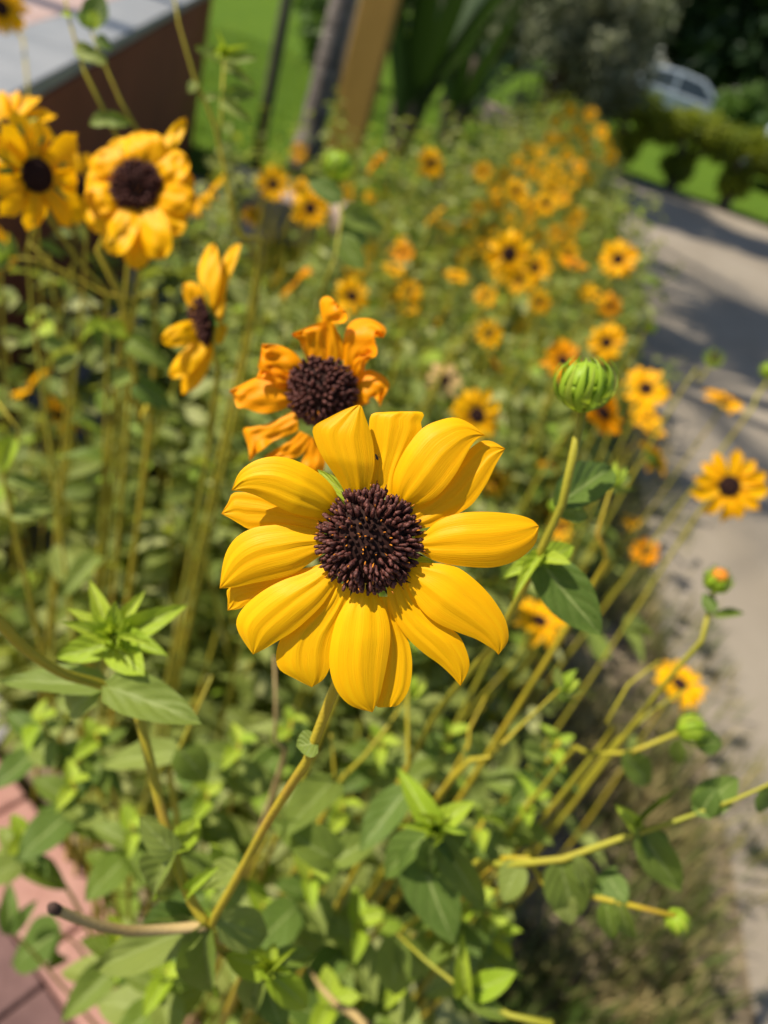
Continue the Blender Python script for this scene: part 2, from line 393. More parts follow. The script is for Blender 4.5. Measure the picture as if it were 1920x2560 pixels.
vpole('wooden_post', 'broad ochre square post standing beside the grey palm trunk', 'post', gnd(848, 425), 3.4, .125, M_post, square=True)

def frond_mesh(L, nl, droop, width):
    t = np.linspace(0, 1, 16); P = np.stack([0 * t, L * (t - .12 * droop * t ** 2), L * (.35 * t - droop * .75 * t ** 2)], 1)
    V, F = tube(P, np.linspace(.022, .004, 16), 5); parts = [(V, F)]
    for k in range(nl):
        q = .1 + .9 * k / nl; i = q * 15; b = np.array([np.interp(i, np.arange(16), P[:, c]) for c in range(3)])
        ll = width * math.sin(math.pi * min(1, q * .85 + .15)) * random.uniform(.85, 1.1)
        for s in (-1, 1):
            dv = np.array([s * ll * .75, ll * .55, -ll * random.uniform(.1, .45)]); wv = np.array([0, .022, .004])
            parts.append((np.array([b - wv * .5, b + dv * .55 + wv * .2 + [0, 0, .03], b + dv, b + dv * .5 + wv * 1.6 + [0, 0, .03], b + wv * .7]), [(0, 1, 3, 4), (1, 2, 3)]))
    return merge(parts)
fm = []
for i in range(3):
    V, F = frond_mesh(2.0, 26, [.5, .8, 1.1][i], .5); m_ = new_mesh('frond', V, F, smooth=False, rnd=rng.random(len(V))); m_.materials.append(M_frond); fm.append(m_)
def palm(label, base, h, r, lean, nf, scale, ringed=True):
    o = thing('palm_tree', label, 'palm tree', base); base = np.array(base); nseg = 60
    t = np.linspace(0, 1, nseg); P = base + np.stack([lean[0] * t ** 1.4, lean[1] * t ** 1.4, h * t], 1)
    rr = r * (1 - .3 * t) * (1 + .05 * (np.arange(nseg) % 3 == 0)); rr[:4] *= 1.25
    wmesh('trunk', *tube(P, rr, 14), M_palm, o)
    top = P[-1] - base
    for i in range(nf):
        az = i * 2.399; el = random.uniform(-.5, .9)
        obj('frond', fm[i % 3], None, o, Matrix.Translation(top) @ Matrix.Rotation(az, 4, 'Z') @ Matrix.Rotation(el, 4, 'X') @ Matrix.Scale(scale * random.uniform(.85, 1.1), 4))
palm('grey ringed palm trunk standing on the lawn beside the ochre post', gnd(752, 448), 4.6, .085, (.12, .1), 17, 1.0)
palm('tall slender palm rising behind the brown wall', (-5.5, 1.55, 0), 8.6, .10, (.15, 0), 12, .62)

# big bladed plant behind the bed, shade put into its leaf colour
def blade_leaf(L, w, bend, rib=.02):
    nu, nv = 14, 5; t = np.linspace(0, 1, nu)
    wd = w * np.clip(np.sin(math.pi * np.clip(t * .93 + .05, 0, 1)) ** .6, .03, 1)
    V = []; 
    for i in range(nu):
        for j in range(nv):
            u = j / (nv - 1) * 2 - 1
            V.append((u * wd[i] / 2, L * (.25 * t[i] + bend * t[i] ** 2), L * (t[i] - .45 * bend * t[i] ** 2.2) + abs(u) * wd[i] * .16))
    return np.array(V), [tuple(q) for q in grid_faces(nu, nv)]
def blade_plant(label, base, nb, L, w, spread):
    o = thing('broadleaf_palm', label, 'plant', base)
    for i in range(nb):
        V, F = blade_leaf(L * random.uniform(.7, 1.1), w * random.uniform(.8, 1.2), random.uniform(.05, spread))
        m_ = new_mesh('leaf', V, F, rnd=np.full(len(V), random.random())); m_.materials.append(M_blade_shade)
        obj('leaf', m_, None, o, Matrix.Rotation(i * 2.399 + random.uniform(-.3, .3), 4, 'Z'))
    for i in range(4):
        a = i * 1.7; P = np.array(base) + np.array([[.05 * math.cos(a), .05 * math.sin(a), 0], [.12 * math.cos(a), .12 * math.sin(a), .5], [.14 * math.cos(a), .14 * math.sin(a), .9]])
        wmesh('stalk', *tube(spline(P, 8), np.linspace(.05, .03, 8), 8), M_bark, o)
blade_plant('green plant with shade painted into its tall upright sword leaves behind the ochre post', gnd(985, 395), 15, 2.4, .17, .28)
blade_plant('lower green sword leaved plant with shade painted into its leaves beside the grey bush', gnd(1110, 372), 12, 1.5, .14, .4)

# ------------------------------------------------------------------ trees, hedge bushes
def leaf_cloud(centers, radii, n, size, flat=.0, shell=.75):
    c = np.asarray(centers, float); r = np.asarray(radii, float); k = rng.integers(0, len(c), n)
    d = rng.normal(0, 1, (n, 3)); d /= np.linalg.norm(d, axis=1)[:, None]
    rad = shell + (1 - shell) * rng.random(n) if shell else rng.random(n) ** .4
    rad *= rng.choice([1, 1, 1, .6], n)
    P = c[k] + d * r[k] * (rad * (1 + .12 * rng.normal(size=n)))[:, None]
    a = rng.normal(0, 1, (n, 3)); a[:, 2] -= .4; a /= np.linalg.norm(a, axis=1)[:, None]
    b = np.cross(a, rng.normal(0, 1, (n, 3)) + d * flat); b /= np.linalg.norm(b, axis=1)[:, None]
    s = (size * rng.uniform(.6, 1.4, n))[:, None]
    V = np.stack([P - a * s, P + b * s * .38, P + a * s, P - b * s * .38], 1).reshape(-1, 3)
    F = np.arange(4 * n).reshape(-1, 4)
    return V, F, np.repeat(np.clip(.5 + .25 * rng.normal(size=len(c))[k] + .2 * rng.normal(size=n), 0, 1), 4)
def clump_centers(c, R, n, r):
    d = rng.normal(0, 1, (n, 3)); d /= np.linalg.norm(d, axis=1)[:, None]
    return np.asarray(c) + d * np.asarray(R) * (rng.random((n, 1)) ** .4), np.asarray(r) * rng.uniform(.7, 1.3, (n, 1)) * np.ones((1, 3))
def tree(name, label, cat, base, h, crown_r, crown_z, nclump, nleaf, lsize, mat, tr=.12, group=None, bark=None, clump=.32):
    base = np.array([base[0], base[1], 0.0]); o = thing(name, label, cat, base, group)
    cc = base + [0, 0, crown_z]; C_, R_ = clump_centers(cc, crown_r, nclump, clump * float(np.mean(crown_r)))
    parts = [tube(spline([base, base + [tr * .6, 0, crown_z * .5], cc], 10), np.linspace(tr, tr * .5, 10), 9)]
    for i in range(min(7, nclump)):
        a = base + [0, 0, crown_z * random.uniform(.45, .8)]
        parts.append(tube(spline([a, (a + C_[i]) / 2 + [0, 0, .1 * crown_z], C_[i]], 7), np.linspace(tr * .45, tr * .1, 7), 6))
    wmesh('trunk', *merge(parts), bark or M_bark, o)
    V, F, r = leaf_cloud(C_, R_, nleaf, lsize, shell=.5)
    V[:, 2] = np.maximum(V[:, 2], .06)
    wmesh('crown', V, F, mat, o, smooth=False, rnd=r)
    return o
# shade tree whose crown hangs over the far end of the road, above the frame
tree('shade_tree', 'spreading shade tree with its trunk behind the ochre post', 'tree', (-2.0, 9.5), 7, (3.2, 1.1, 1.2), 5.6, 40, 11000, .12, M_treem, .16)
tree('shade_tree', 'high leafed shade tree standing on the far side of the brown wall', 'tree', (-3.9, 3.1), 9, (1.35, 2.7, .8), 8.2, 17, 4200, .12, M_treem, .13)
b_ = gnd(800, 175)
tree('garden_shrub', 'rounded dark green shrub on the lawn behind the palm trunk', 'shrub', b_, 1.2, (.55, .55, .5), .55, 24, 7000, .06, M_treem, .04)
tree('sage_bush', 'pale grey green bush at the far end of the flower bed', 'bush', (.15, 12.3), 2.4, (1.15, .9, 1.15), 1.45, 40, 14000, .055, M_sage, .06)
tree('sage_bush', 'grey green bush behind the dark sword leaved plants', 'bush', (-1.3, 13.2), 2.4, (1.0, .9, 1.1), 1.25, 34, 9000, .06, M_sage, .06)
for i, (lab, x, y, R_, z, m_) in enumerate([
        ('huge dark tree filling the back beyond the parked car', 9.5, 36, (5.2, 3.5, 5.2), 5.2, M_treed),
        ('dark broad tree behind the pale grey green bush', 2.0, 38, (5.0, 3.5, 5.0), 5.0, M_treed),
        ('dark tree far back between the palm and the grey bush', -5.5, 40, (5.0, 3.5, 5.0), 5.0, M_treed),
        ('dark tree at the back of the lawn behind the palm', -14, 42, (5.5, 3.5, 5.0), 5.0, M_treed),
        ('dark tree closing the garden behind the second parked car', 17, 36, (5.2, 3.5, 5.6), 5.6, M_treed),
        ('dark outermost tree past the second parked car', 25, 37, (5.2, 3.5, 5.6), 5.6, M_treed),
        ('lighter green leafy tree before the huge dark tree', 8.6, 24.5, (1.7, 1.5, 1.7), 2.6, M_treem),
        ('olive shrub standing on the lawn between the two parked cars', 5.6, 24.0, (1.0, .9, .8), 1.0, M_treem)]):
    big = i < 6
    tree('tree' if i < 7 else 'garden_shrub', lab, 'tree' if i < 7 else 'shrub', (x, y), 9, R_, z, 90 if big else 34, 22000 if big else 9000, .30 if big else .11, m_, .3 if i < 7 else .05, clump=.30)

def hedge_bush(label, c, w, h, d):
    base = np.array([c[0], c[1], 0.0]); o = thing('hedge_bush', label, 'bush', base, 'clipped bushes along the road end')
    parts = []
    for k in range(3):
        a = k * 2.1; parts.append(tube(spline([base + [.05 * math.cos(a), .05 * math.sin(a), 0], base + [.09 * math.cos(a), .07 * math.sin(a), h * .3], base + [.3 * w * math.cos(a), .2 * math.sin(a), h * .62]], 8), np.linspace(.055, .03, 8), 7))
    wmesh('trunk', *merge(parts), M_bark, o)
    C_, R_ = [], []
    for i in range(22):
        u = rng.uniform(-.5, .5); C_.append(base + [u * w, rng.uniform(-.5, .5) * d, h * (.62 + .16 * (1 - (2 * u) ** 2)) + rng.uniform(-.07, .08)]); R_.append([.24, .24, .2])
    for i in range(7): C_.append(base + [rng.uniform(-.16, .16), rng.uniform(-.14, .14), h * rng.uniform(.22, .5)]); R_.append([.15, .15, .16])
    V, F, r = leaf_cloud(C_, R_, 12000, .04, shell=.45); wmesh('crown', V, F, M_hedge, o, smooth=False, rnd=r)
for i, x in enumerate([.62, 1.5, 2.35, 3.2, 4.05, 4.9]):
    hedge_bush(['clipped hedge bush beside the pale grey green bush', 'clipped hedge bush at the road end touching the far flowers', 'clipped hedge bush second along from the far flowers', 'clipped hedge bush third along from the far flowers',
                'clipped hedge bush fourth along from the far flowers', 'clipped hedge bush farthest along the road end from the flowers'][i], (x, 12.95 + rng.uniform(-.05, .05)), .98, 1.14, .5)

# parked cars
def car(label, loc, rz, s=1.0):
    o = thing('parked_car', label, 'car', loc); M0 = Matrix.Rotation(rz, 4, 'Z') @ Matrix.Scale(s, 4)
    prof = [(-2.15, .35), (-2.2, .6), (-2.12, .86), (-1.6, .95), (-1.05, 1.0), (1.0, .98), (1.75, .88), (2.12, .72), (2.2, .5), (2.15, .33)]
    def ext(pts, w0, w1=None, taper=0):
        V = []; n_ = len(pts)
        for sd in (-1, 1):
            for x, z in pts: V.append((x, sd * (w0 - taper * max(0, z - .9)), z))
        F = [tuple(range(n_)), tuple(range(2 * n_ - 1, n_ - 1, -1))] + [(i, i + n_, (i + 1) % n_ + n_, (i + 1) % n_) for i in range(n_)]
        return np.array(V), [q[::-1] for q in F]
    bevel(obj('body', new_mesh('body', *ext(prof, .86), smooth=False), M_car, o, M0), .06, 3)
    cab = [(-1.55, .93), (-1.15, 1.42), (-.3, 1.5), (.35, 1.46), (1.15, .95)]
    bevel(obj('cabin', new_mesh('cabin', *ext(cab, .80, taper=.28), smooth=False), M_car, o, M0), .05, 3)
    for sd in (-1, 1):
        for q in ([(-1.28, 1.0), (-1.03, 1.36), (-.42, 1.42), (-.42, 1.0)], [(-.34, 1.0), (-.34, 1.42), (.28, 1.39), (.85, 1.0)]):
            V = [(x, sd * (.806 - .28 * max(0, z - .9)), z) for x, z in q] + [(x, sd * (.78 - .28 * max(0, z - .9)), z) for x, z in q]
            F = [(0, 1, 2, 3), (7, 6, 5, 4)] + [(i, (i + 1) % 4, (i + 1) % 4 + 4, i + 4) for i in range(4)]
            obj('window', new_mesh('window', V, F, smooth=False), M_glass, o, M0)
    for x0, z0, x1, z1 in ((1.05, 1.03, .44, 1.42), (-1.46, 1.03, -1.20, 1.37)):
        ox = .012 if x0 > 0 else -.012
        V = [(x0 + ox, -.66, z0 + .012), (x0 + ox, .66, z0 + .012), (x1 + ox, .58, z1 + .012), (x1 + ox, -.58, z1 + .012)]; V += [(a - 2 * ox, b, c - .02) for a, b, c in V]
        obj('windscreen', new_mesh('windscreen', V, [(0, 1, 2, 3), (7, 6, 5, 4), (0, 4, 5, 1), (1, 5, 6, 2), (2, 6, 7, 3), (3, 7, 4, 0)], smooth=False), M_glass, o, M0)
    for x in (-1.35, 1.35):
        for sd in (-1, 1):
            wv = obj('wheel', new_mesh('wheel', *tube(np.array([[x, sd * .68, .32], [x, sd * .70, .32], [x, sd * .86, .32], [x, sd * .88, .32]]), [.28, .32, .32, .28], 20)), M_rubber, o, M0)
            obj('rim', new_mesh('rim', *tube(np.array([[x, sd * .86, .32], [x, sd * .89, .32]]), [.2, .18], 16)), M_metal, wv)
    for sd in (-1, 1):
        for x, m_ in ((2.12, M_lampg), (-2.13, M_kerb)):
            V, F = box(x - .06, x + .06, sd * .66 - .13, sd * .66 + .13, .62, .75); bevel(obj('headlight' if x > 0 else 'tail_light', new_mesh('lamp', V, F, smooth=False), m_, o, M0), .02)
p_ = gnd(1640, 300); 
car('pale silver blue parked car seen over the clipped hedge bushes', (4.15, 28.0, 0), .08, 1.12)
car('second pale parked car standing nearer the hedge', (5.95, 20.2, 0), 1.25)

# ------------------------------------------------------------------ flower parts (shared unit meshes)
def petal_unit(curve, cup, twist=0, w=.36, tipsharp=.8, wave=0.0, seed=0):
    r = np.random.default_rng(seed); nu, nv = 11, 7; V, UV = [], []
    ph = r.uniform(0, 6, 3)
    for i in range(nu):
        t = i / (nu - 1)
        wd = w * (.34 + .66 * math.sin(math.pi * min(1, t * .62 + .12) ** 1.0)) * (1 - max(0, (t - .62) / .38) ** 2.2 * tipsharp)
        if i == nu - 1: wd = w * .10
        for j in range(nv):
            u = j / (nv - 1) * 2 - 1
            x = u * wd / 2; z = curve[0] * t + curve[1] * t * t + cup * (u * u - .4) * wd + .010 * math.sin(u * 9 + ph[0]) * (1 - t * .3)
            z += wave * math.sin(t * 6 + ph[1] + u * 1.5) * t
            y = t - .06 * (u * u) * (t > .8)
            a = twist * t; V.append((x * math.cos(a) - z * math.sin(a) * .5, y, z * math.cos(a) + x * math.sin(a))); UV.append((u * .5 + .5, t))
    return new_mesh('petal', V, grid_faces(nu, nv), uv=UV)
PET = [petal_unit((.30, -.36), .22, 0, .37, .8, 0, 1), petal_unit((.22, -.30), .16, .25, .34, .85, .02, 2), petal_unit((.34, -.50), .28, -.2, .40, .75, .03, 3),
       petal_unit((.18, -.12), .20, .1, .33, .8, .03, 4), petal_unit((.40, -.85), .25, .35, .38, .8, .06, 5)]
def mats(lst, m):
    out = [l.copy() for l in lst]
    for q in out: q.materials.append(m)
    return out
PET_Y, PET_F, PET_O, PET_W = mats(PET, M_petal), mats(PET, M_petal_far), mats(PET, M_petal_o), mats(PET, M_wither)

def dome(R, h, nr=10, na=24, under=True):
    V, F = [(0, 0, h)], []
    for i in range(1, nr + 1):
        a = i / nr * math.pi / 2
        for j in range(na):
            b = j / na * 2 * math.pi; V.append((R * math.sin(a) * math.cos(b), R * math.sin(a) * math.sin(b), h * math.cos(a)))
    for j in range(na):
        F.append((0, 1 + j, 1 + (j + 1) % na))
        for i in range(nr - 1):
            p, q = 1 + i * na, 1 + (i + 1) * na; k = (j + 1) % na; F.append((p + j, q + j, q + k, p + k))
    F.append(tuple(1 + (nr - 1) * na + j for j in range(na))[::-1]); return np.array(V), F
def knobby(R, h, n, fl, fr, seed=0, lean=.5):            # a domed disc set with small cones (blurred flowers)
    r = np.random.default_rng(seed); parts = [dome(R, h, 6, 16)]
    for i in range(n):
        q = math.sqrt((i + .5) / n) * .98; b = i * 2.39996; a = q * math.pi / 2
        p = np.array([R * math.sin(a) * math.cos(b), R * math.sin(a) * math.sin(b), h * math.cos(a)])
        nrm = np.array([math.sin(a) * math.cos(b) * lean, math.sin(a) * math.sin(b) * lean, math.cos(a) + .25]); nrm /= np.linalg.norm(nrm)
        parts.append(tube(np.array([p - nrm * fl * .3, p + nrm * fl * .6, p + nrm * fl * r.uniform(.8, 1.15)]), [fr, fr * 1.15, fr * .5], 4))
    V, F = merge(parts); m_ = new_mesh('flower_disc', V, F, smooth=False); m_.materials.append(M_disc); return m_
DISC = knobby(.25, .13, 90, .045, .02, 1)              # unit: the flower's outer radius is 1
DISC_S = knobby(.2, .09, 0, .05, .03, 2)
def calyx_mesh():
    parts = []
    for k in range(16):
        a = k * 2.39996; L = .46 + .12 * (k % 3); c, s = math.cos(a), math.sin(a); z0 = -.16 + .05 * (k % 2)
        pts = []
        for t, w in ((0, .09), (.35, .10), (.7, .065), (1, .008)):
            rr = .08 + L * t; z = z0 + .20 * t - .10 * t * t
            pts += [(rr * c - w * s, rr * s + w * c, z), (rr * c + w * s, rr * s - w * c, z)]
        parts.append((np.array(pts), [(0, 1, 3, 2), (2, 3, 5, 4), (4, 5, 7, 6)]))
    V, F = dome(.2, -.2, 4, 10); parts.append((V + [0, 0, -.02], [f[::-1] for f in F]))
    V, F = merge(parts); m_ = new_mesh('calyx', V, F); m_.materials.append(M_calyx); return m_
CALYX = calyx_mesh()
def corolla_mesh(mat, seed):                             # one joined ring of petals for blooms only a few pixels wide
    r = random.Random(seed); parts = []
    base = PET[seed % 3]; Vb = np.array([v.co[:] for v in base.vertices]); Fb = [tuple(p.vertices) for p in base.polygons]
    uv = []
    for k in range(12):
        a = k / 12 * 6.283 + r.uniform(-.12, .12); e = r.uniform(-.05, .25); sc = r.uniform(.66, .80)
        M_ = Matrix.Rotation(a, 4, 'Z') @ Matrix.Translation((0, .24, 0)) @ Matrix.Rotation(e, 4, 'X') @ Matrix.Scale(sc, 4)
        M_ = np.array(M_); parts.append((Vb @ M_[:3, :3].T + M_[:3, 3], Fb))
    V, F = merge(parts); m_ = new_mesh('corolla', V, F, uv=np.tile(np.stack([np.tile(np.linspace(0, 1, 7), 11), np.repeat(np.linspace(0, 1, 11), 7)], 1), (12, 1))); m_.materials.append(mat); return m_
COROLLA = [corolla_mesh(M_petal_far, 3), corolla_mesh(M_petal_far, 4), corolla_mesh(M_petal_far, 5)]

def leaf_unit(fold, droop, w=.62, nu=9, nv=7, side=0.0, seed=0):
    r = np.random.default_rng(seed); V, UV = [], []; ph = r.uniform(0, 6)
    for i in range(nu):
        t = i / (nu - 1); wd = w * 2.05 * (t + .02) ** .55 * (1 - t) ** .85 if i < nu - 1 else .012
        if i == 0: wd = .06
        for j in range(nv):
            u = j / (nv - 1) * 2 - 1
            z = fold * abs(u) * wd - droop * t * t + .02 * math.sin(7 * t + ph) * u + .014 * math.sin(11 * t + 3 * u)
            V.append((u * wd / 2 + side * t * t, t + (.05 * abs(u) * (t < .15)) * -1, z)); UV.append((u * .5 + .5, t))
    return np.array(V), UV, grid_faces(nu, nv)
LEAFV = [leaf_unit(.22, .18, .62, seed=1), leaf_unit(.35, .35, .56, side=.08, seed=2), leaf_unit(.12, .08, .66, side=-.06, seed=3), leaf_unit(.45, .55, .60, seed=4)]
def leafset(mat):
    out = []
    for V, UV, F in LEAFV: m_ = new_mesh('leaf', V, F, uv=UV); m_.materials.append(mat); out.append(m_)
    return out
LEAF, LEAF_N, LEAF_D = leafset(M_leaf), leafset(M_leaf_new), leafset(M_leaf_dark)

def frame(z, spin=0.0, up=(0, 0, 1)):                    # rotation taking +Z to z
    return Vector(z).normalized().to_track_quat('Z', 'Y').to_matrix().to_4x4() @ Matrix.Rotation(spin, 4, 'Z')
def put_leaf(o, base, direction, length, meshes, normal=None, roll=None, wscale=1.0):
    y = Vector(direction).normalized(); n_ = Vector(normal) if normal is not None else Vector((0, 0, 1))
    x = y.cross(n_)
    if x.length < 1e-3: x = y.cross(Vector((1, 0, .3)))
    x.normalize(); z = x.cross(y)
    R_ = Matrix((x, y, z)).transposed().to_4x4()
    if roll: R_ = R_ @ Matrix.Rotation(roll, 4, 'Y')
    m_ = meshes[random.randrange(len(meshes))]
    return obj('leaf', m_, None, o, Matrix.Translation(Vector(base) - Vector(o['base'])) @ R_ @ Matrix.Diagonal((length * wscale, length, length, 1)))
def leaf_px(o, b, t, wpx, meshes, tilt=0.0):             # a leaf from point b to point t, roughly open to the viewer
    B, T = at(*b), at(*t); d = T - B; L = np.linalg.norm(d); wid = wpx * (b[2] + t[2]) / 2 / FPX
    n_ = Vector(CP - (B + T) / 2).normalized() * .9 + Vector(SUN) * .5; n_ = Matrix.Rotation(tilt * .6, 3, Vector(d).normalized()) @ n_
    return put_leaf(o, B, d, L, meshes, n_, wscale=wid / (L * .5))
def stem_to_ground(pts, root, n=26):
    return spline(list(pts) + [root], n)
def add_stem(o, pts, r0, r1, mat=None, sides=8, n=26):
    P = spline(pts, n); wmesh('stem', *tube(P, np.linspace(r0, r1, n), sides), mat or M_stem, o); return P

KEY = []                                                 # (x, y, radius px, depth): blooms the leaf mass must leave open
def in_bed(x, y):
    if y < .35 or y > 9.6: return False
    if (np.array([x, y]) - K0) @ KERB_N < .05: return False
    xl = np.interp(y, [.35, .6, .75, 1.2, 2, 2.8, 3.4, 4.4, 6, 9.6], [0.0, -.28, -.48, -.66, -.80, -.78, -.55, -.34, -.08, .2])
    xr = np.interp(y, [.35, .8, 1.5, 2.2, 3, 9.6], [.20, .28, .38, .52, .74, .86]); return xl < x < xr
def clampbed(p):
    x, y = p[0], min(max(p[1], .42), 9.4)
    xl = np.interp(y, [.35, .6, .75, 1.2, 2, 3.4, 4.4, 6, 9.6], [0.02, -.26, -.46, -.64, -.80, -.88, -.93, -.43, .07])
    xr = np.interp(y, [.35, .8, 1.5, 2.2, 3, 9.6], [.18, .26, .36, .50, .72, .84]); return np.array([min(max(x, xl), xr), y, 0.0])

def head(o, c, face, R, petals, disc, np_=13, spin=None, elev=(-.05, .3), lens=None, dscale=1.0, calyx=True):
    M0 = Matrix.Translation(Vector(c) - Vector(o['base'])) @ frame(face, spin if spin is not None else random.uniform(0, 6)) @ Matrix.Scale(R, 4)
    for k in range(np_):
        a = k / np_ * 6.283 + random.uniform(-.1, .1); L = .72 * (lens[k % len(lens)] if lens else random.uniform(.88, 1.06))
        obj('petal', petals[random.randrange(len(petals))], None, o,
            M0 @ Matrix.Rotation(a, 4, 'Z') @ Matrix.Translation((0, .27, -.02 + .05 * (k % 2))) @ Matrix.Rotation(random.uniform(*elev), 4, 'X') @ Matrix.Diagonal((L * random.uniform(1.15, 1.5), L, L, 1)))
    obj('flower_disc', disc, None, o, M0 @ Matrix.Scale(dscale, 4))
    if calyx: obj('calyx', CALYX, None, o, M0)
    return M0
def facing(c, mode):
    v = CP - c; v = v / np.linalg.norm(v); j = rng.normal(0, .22, 3)
    if mode == 'c': f_ = v + j * .8 + [0, 0, .15]
    elif mode == 'l': f_ = v * .35 - Rv + j * .5
    elif mode == 'r': f_ = v * .35 + Rv + j * .5
    elif mode == 'u': f_ = np.array([0, 0, 1.0]) + v * .12 + j * .3
    elif mode == 'ul': f_ = v * .25 - Rv * .7 + Uv * .7 + j * .4
    elif mode == 'ur': f_ = v * .25 + Rv * .7 + Uv * .7 + j * .4
    elif mode == 'dl': f_ = v * .45 - Rv * .6 - Uv * .5 + j * .3
    elif mode == 'b': f_ = -v * .6 + [0, 0, .8] + j
    return f_ / np.linalg.norm(f_)
def flower(px, py, d, mode='c', label=None, group=None, petals=None, root=None, via=(), leaves=4, R=None, small=None, disc=None, np_=13, rsize=.034, name='sunflower', elev=(-.05, .3), spin=None, dscale=1.0):
    """a bloom whose apparent diameter d (px) and usual size give its distance"""
    dep = FPX * 2 * rsize / (d * 1.06); c = at(px, py, dep); f_ = facing(c, mode) if isinstance(mode, str) else np.array(mode) / np.linalg.norm(mode)
    KEY.append((px, py, d * .52, dep))
    pts = [c - f_ * rsize * .12, c - f_ * rsize * 1.1 + np.array([0, 0, -.010])] + [at(*q) for q in via]
    end = pts[-1]
    rt = end + np.array([rng.normal(-.05, .06), rng.normal(0, .05), 0]); cb = clampbed(rt); rt = np.array([min(max(rt[0], cb[0] - .02), cb[0] + .22, ) if rt[0] > cb[0] else cb[0], cb[1], 0]); rt[0] = min(rt[0], .84)
    if root is not None: rt = np.array(root)
    mid = end * .45 + rt * .55 + np.array([rng.normal(0, .03), rng.normal(0, .02), .06])
    o = thing(name, label, 'flower', rt, group)
    P = spline(pts + [mid, rt], 22)
    tiny = d < 52 if small is None else small
    wmesh('stem', *tube(P, np.linspace(.0013, .0024, 22), 5 if tiny else 7), M_stem, o)
    if tiny:
        M0 = Matrix.Translation(Vector(c) - Vector(rt)) @ frame(f_, random.uniform(0, 6)) @ Matrix.Scale(rsize, 4)
        obj('corolla', COROLLA[random.randrange(3)], None, o, M0); obj('flower_disc', DISC_S, None, o, M0); leaves = min(leaves, 2)
    else:
        head(o, c, f_, rsize, petals or PET_F, disc or DISC, np_, elev=elev, spin=spin, dscale=dscale)
    for k in range(leaves):
        i = int(rng.integers(4, 16)); a = rng.uniform(0, 6.28); dv = np.array([math.cos(a), math.sin(a), rng.uniform(-.3, .5)])
        q = proj(P[i])
        if q[2] < .42: continue
        put_leaf(o, P[i], dv, rng.uniform(.03, .055), LEAF)
    return o

# ------------------------------------------------------------------ the sharp sunflower
def traced_petal(o, L, R_, org, sc, dep, z0, rise, arch, mat, nu=30, nv=17, seed=0, ridge=1.0, curl=0.0, wav=0.0):
    """outline from base to tip (both edges), given real depth, arch, ridges and curl"""
    r = np.random.default_rng(seed + 77); ph = r.uniform(0, 6.28, 6)
    l2 = spline(np.array(L, float), nu) / sc + org; r2 = spline(np.array(R_, float), nu) / sc + org
    k = dep / FPX; V, UV = [], []
    for i in range(nu):
        t = i / (nu - 1); wd = np.linalg.norm(r2[i] - l2[i]) * k
        for j in range(nv):
            u = j / (nv - 1); q = l2[i] * (1 - u) + r2[i] * u; c = 2 * u - 1
            z = z0 * min(1, t * 2.2 + .15) + rise[0] * t + rise[1] * t * t + arch * (1 - c * c) * wd
            env = (1 - c * c) ** .5 * min(1, 6 * t + .2) * (1 - .6 * t)
            z += 1.7 * ridge * env * (.00016 * math.sin(c * 8 + ph[0] + t) + .00010 * math.sin(c * 17 + ph[1] - t * 2) + .00004 * math.sin(c * 33 + ph[2]))
            z += curl * (c ** 3) * wd * t + wav * math.sin(9 * t + ph[3] + 2 * c) * t + wav * .6 * math.sin(17 * t + ph[4] - 5 * c) * t
            V.append(at(q[0], q[1], dep - z)); UV.append((u, t))
    return wmesh('petal', np.array(V), grid_faces(nu, nv), mat, o, uv=UV)

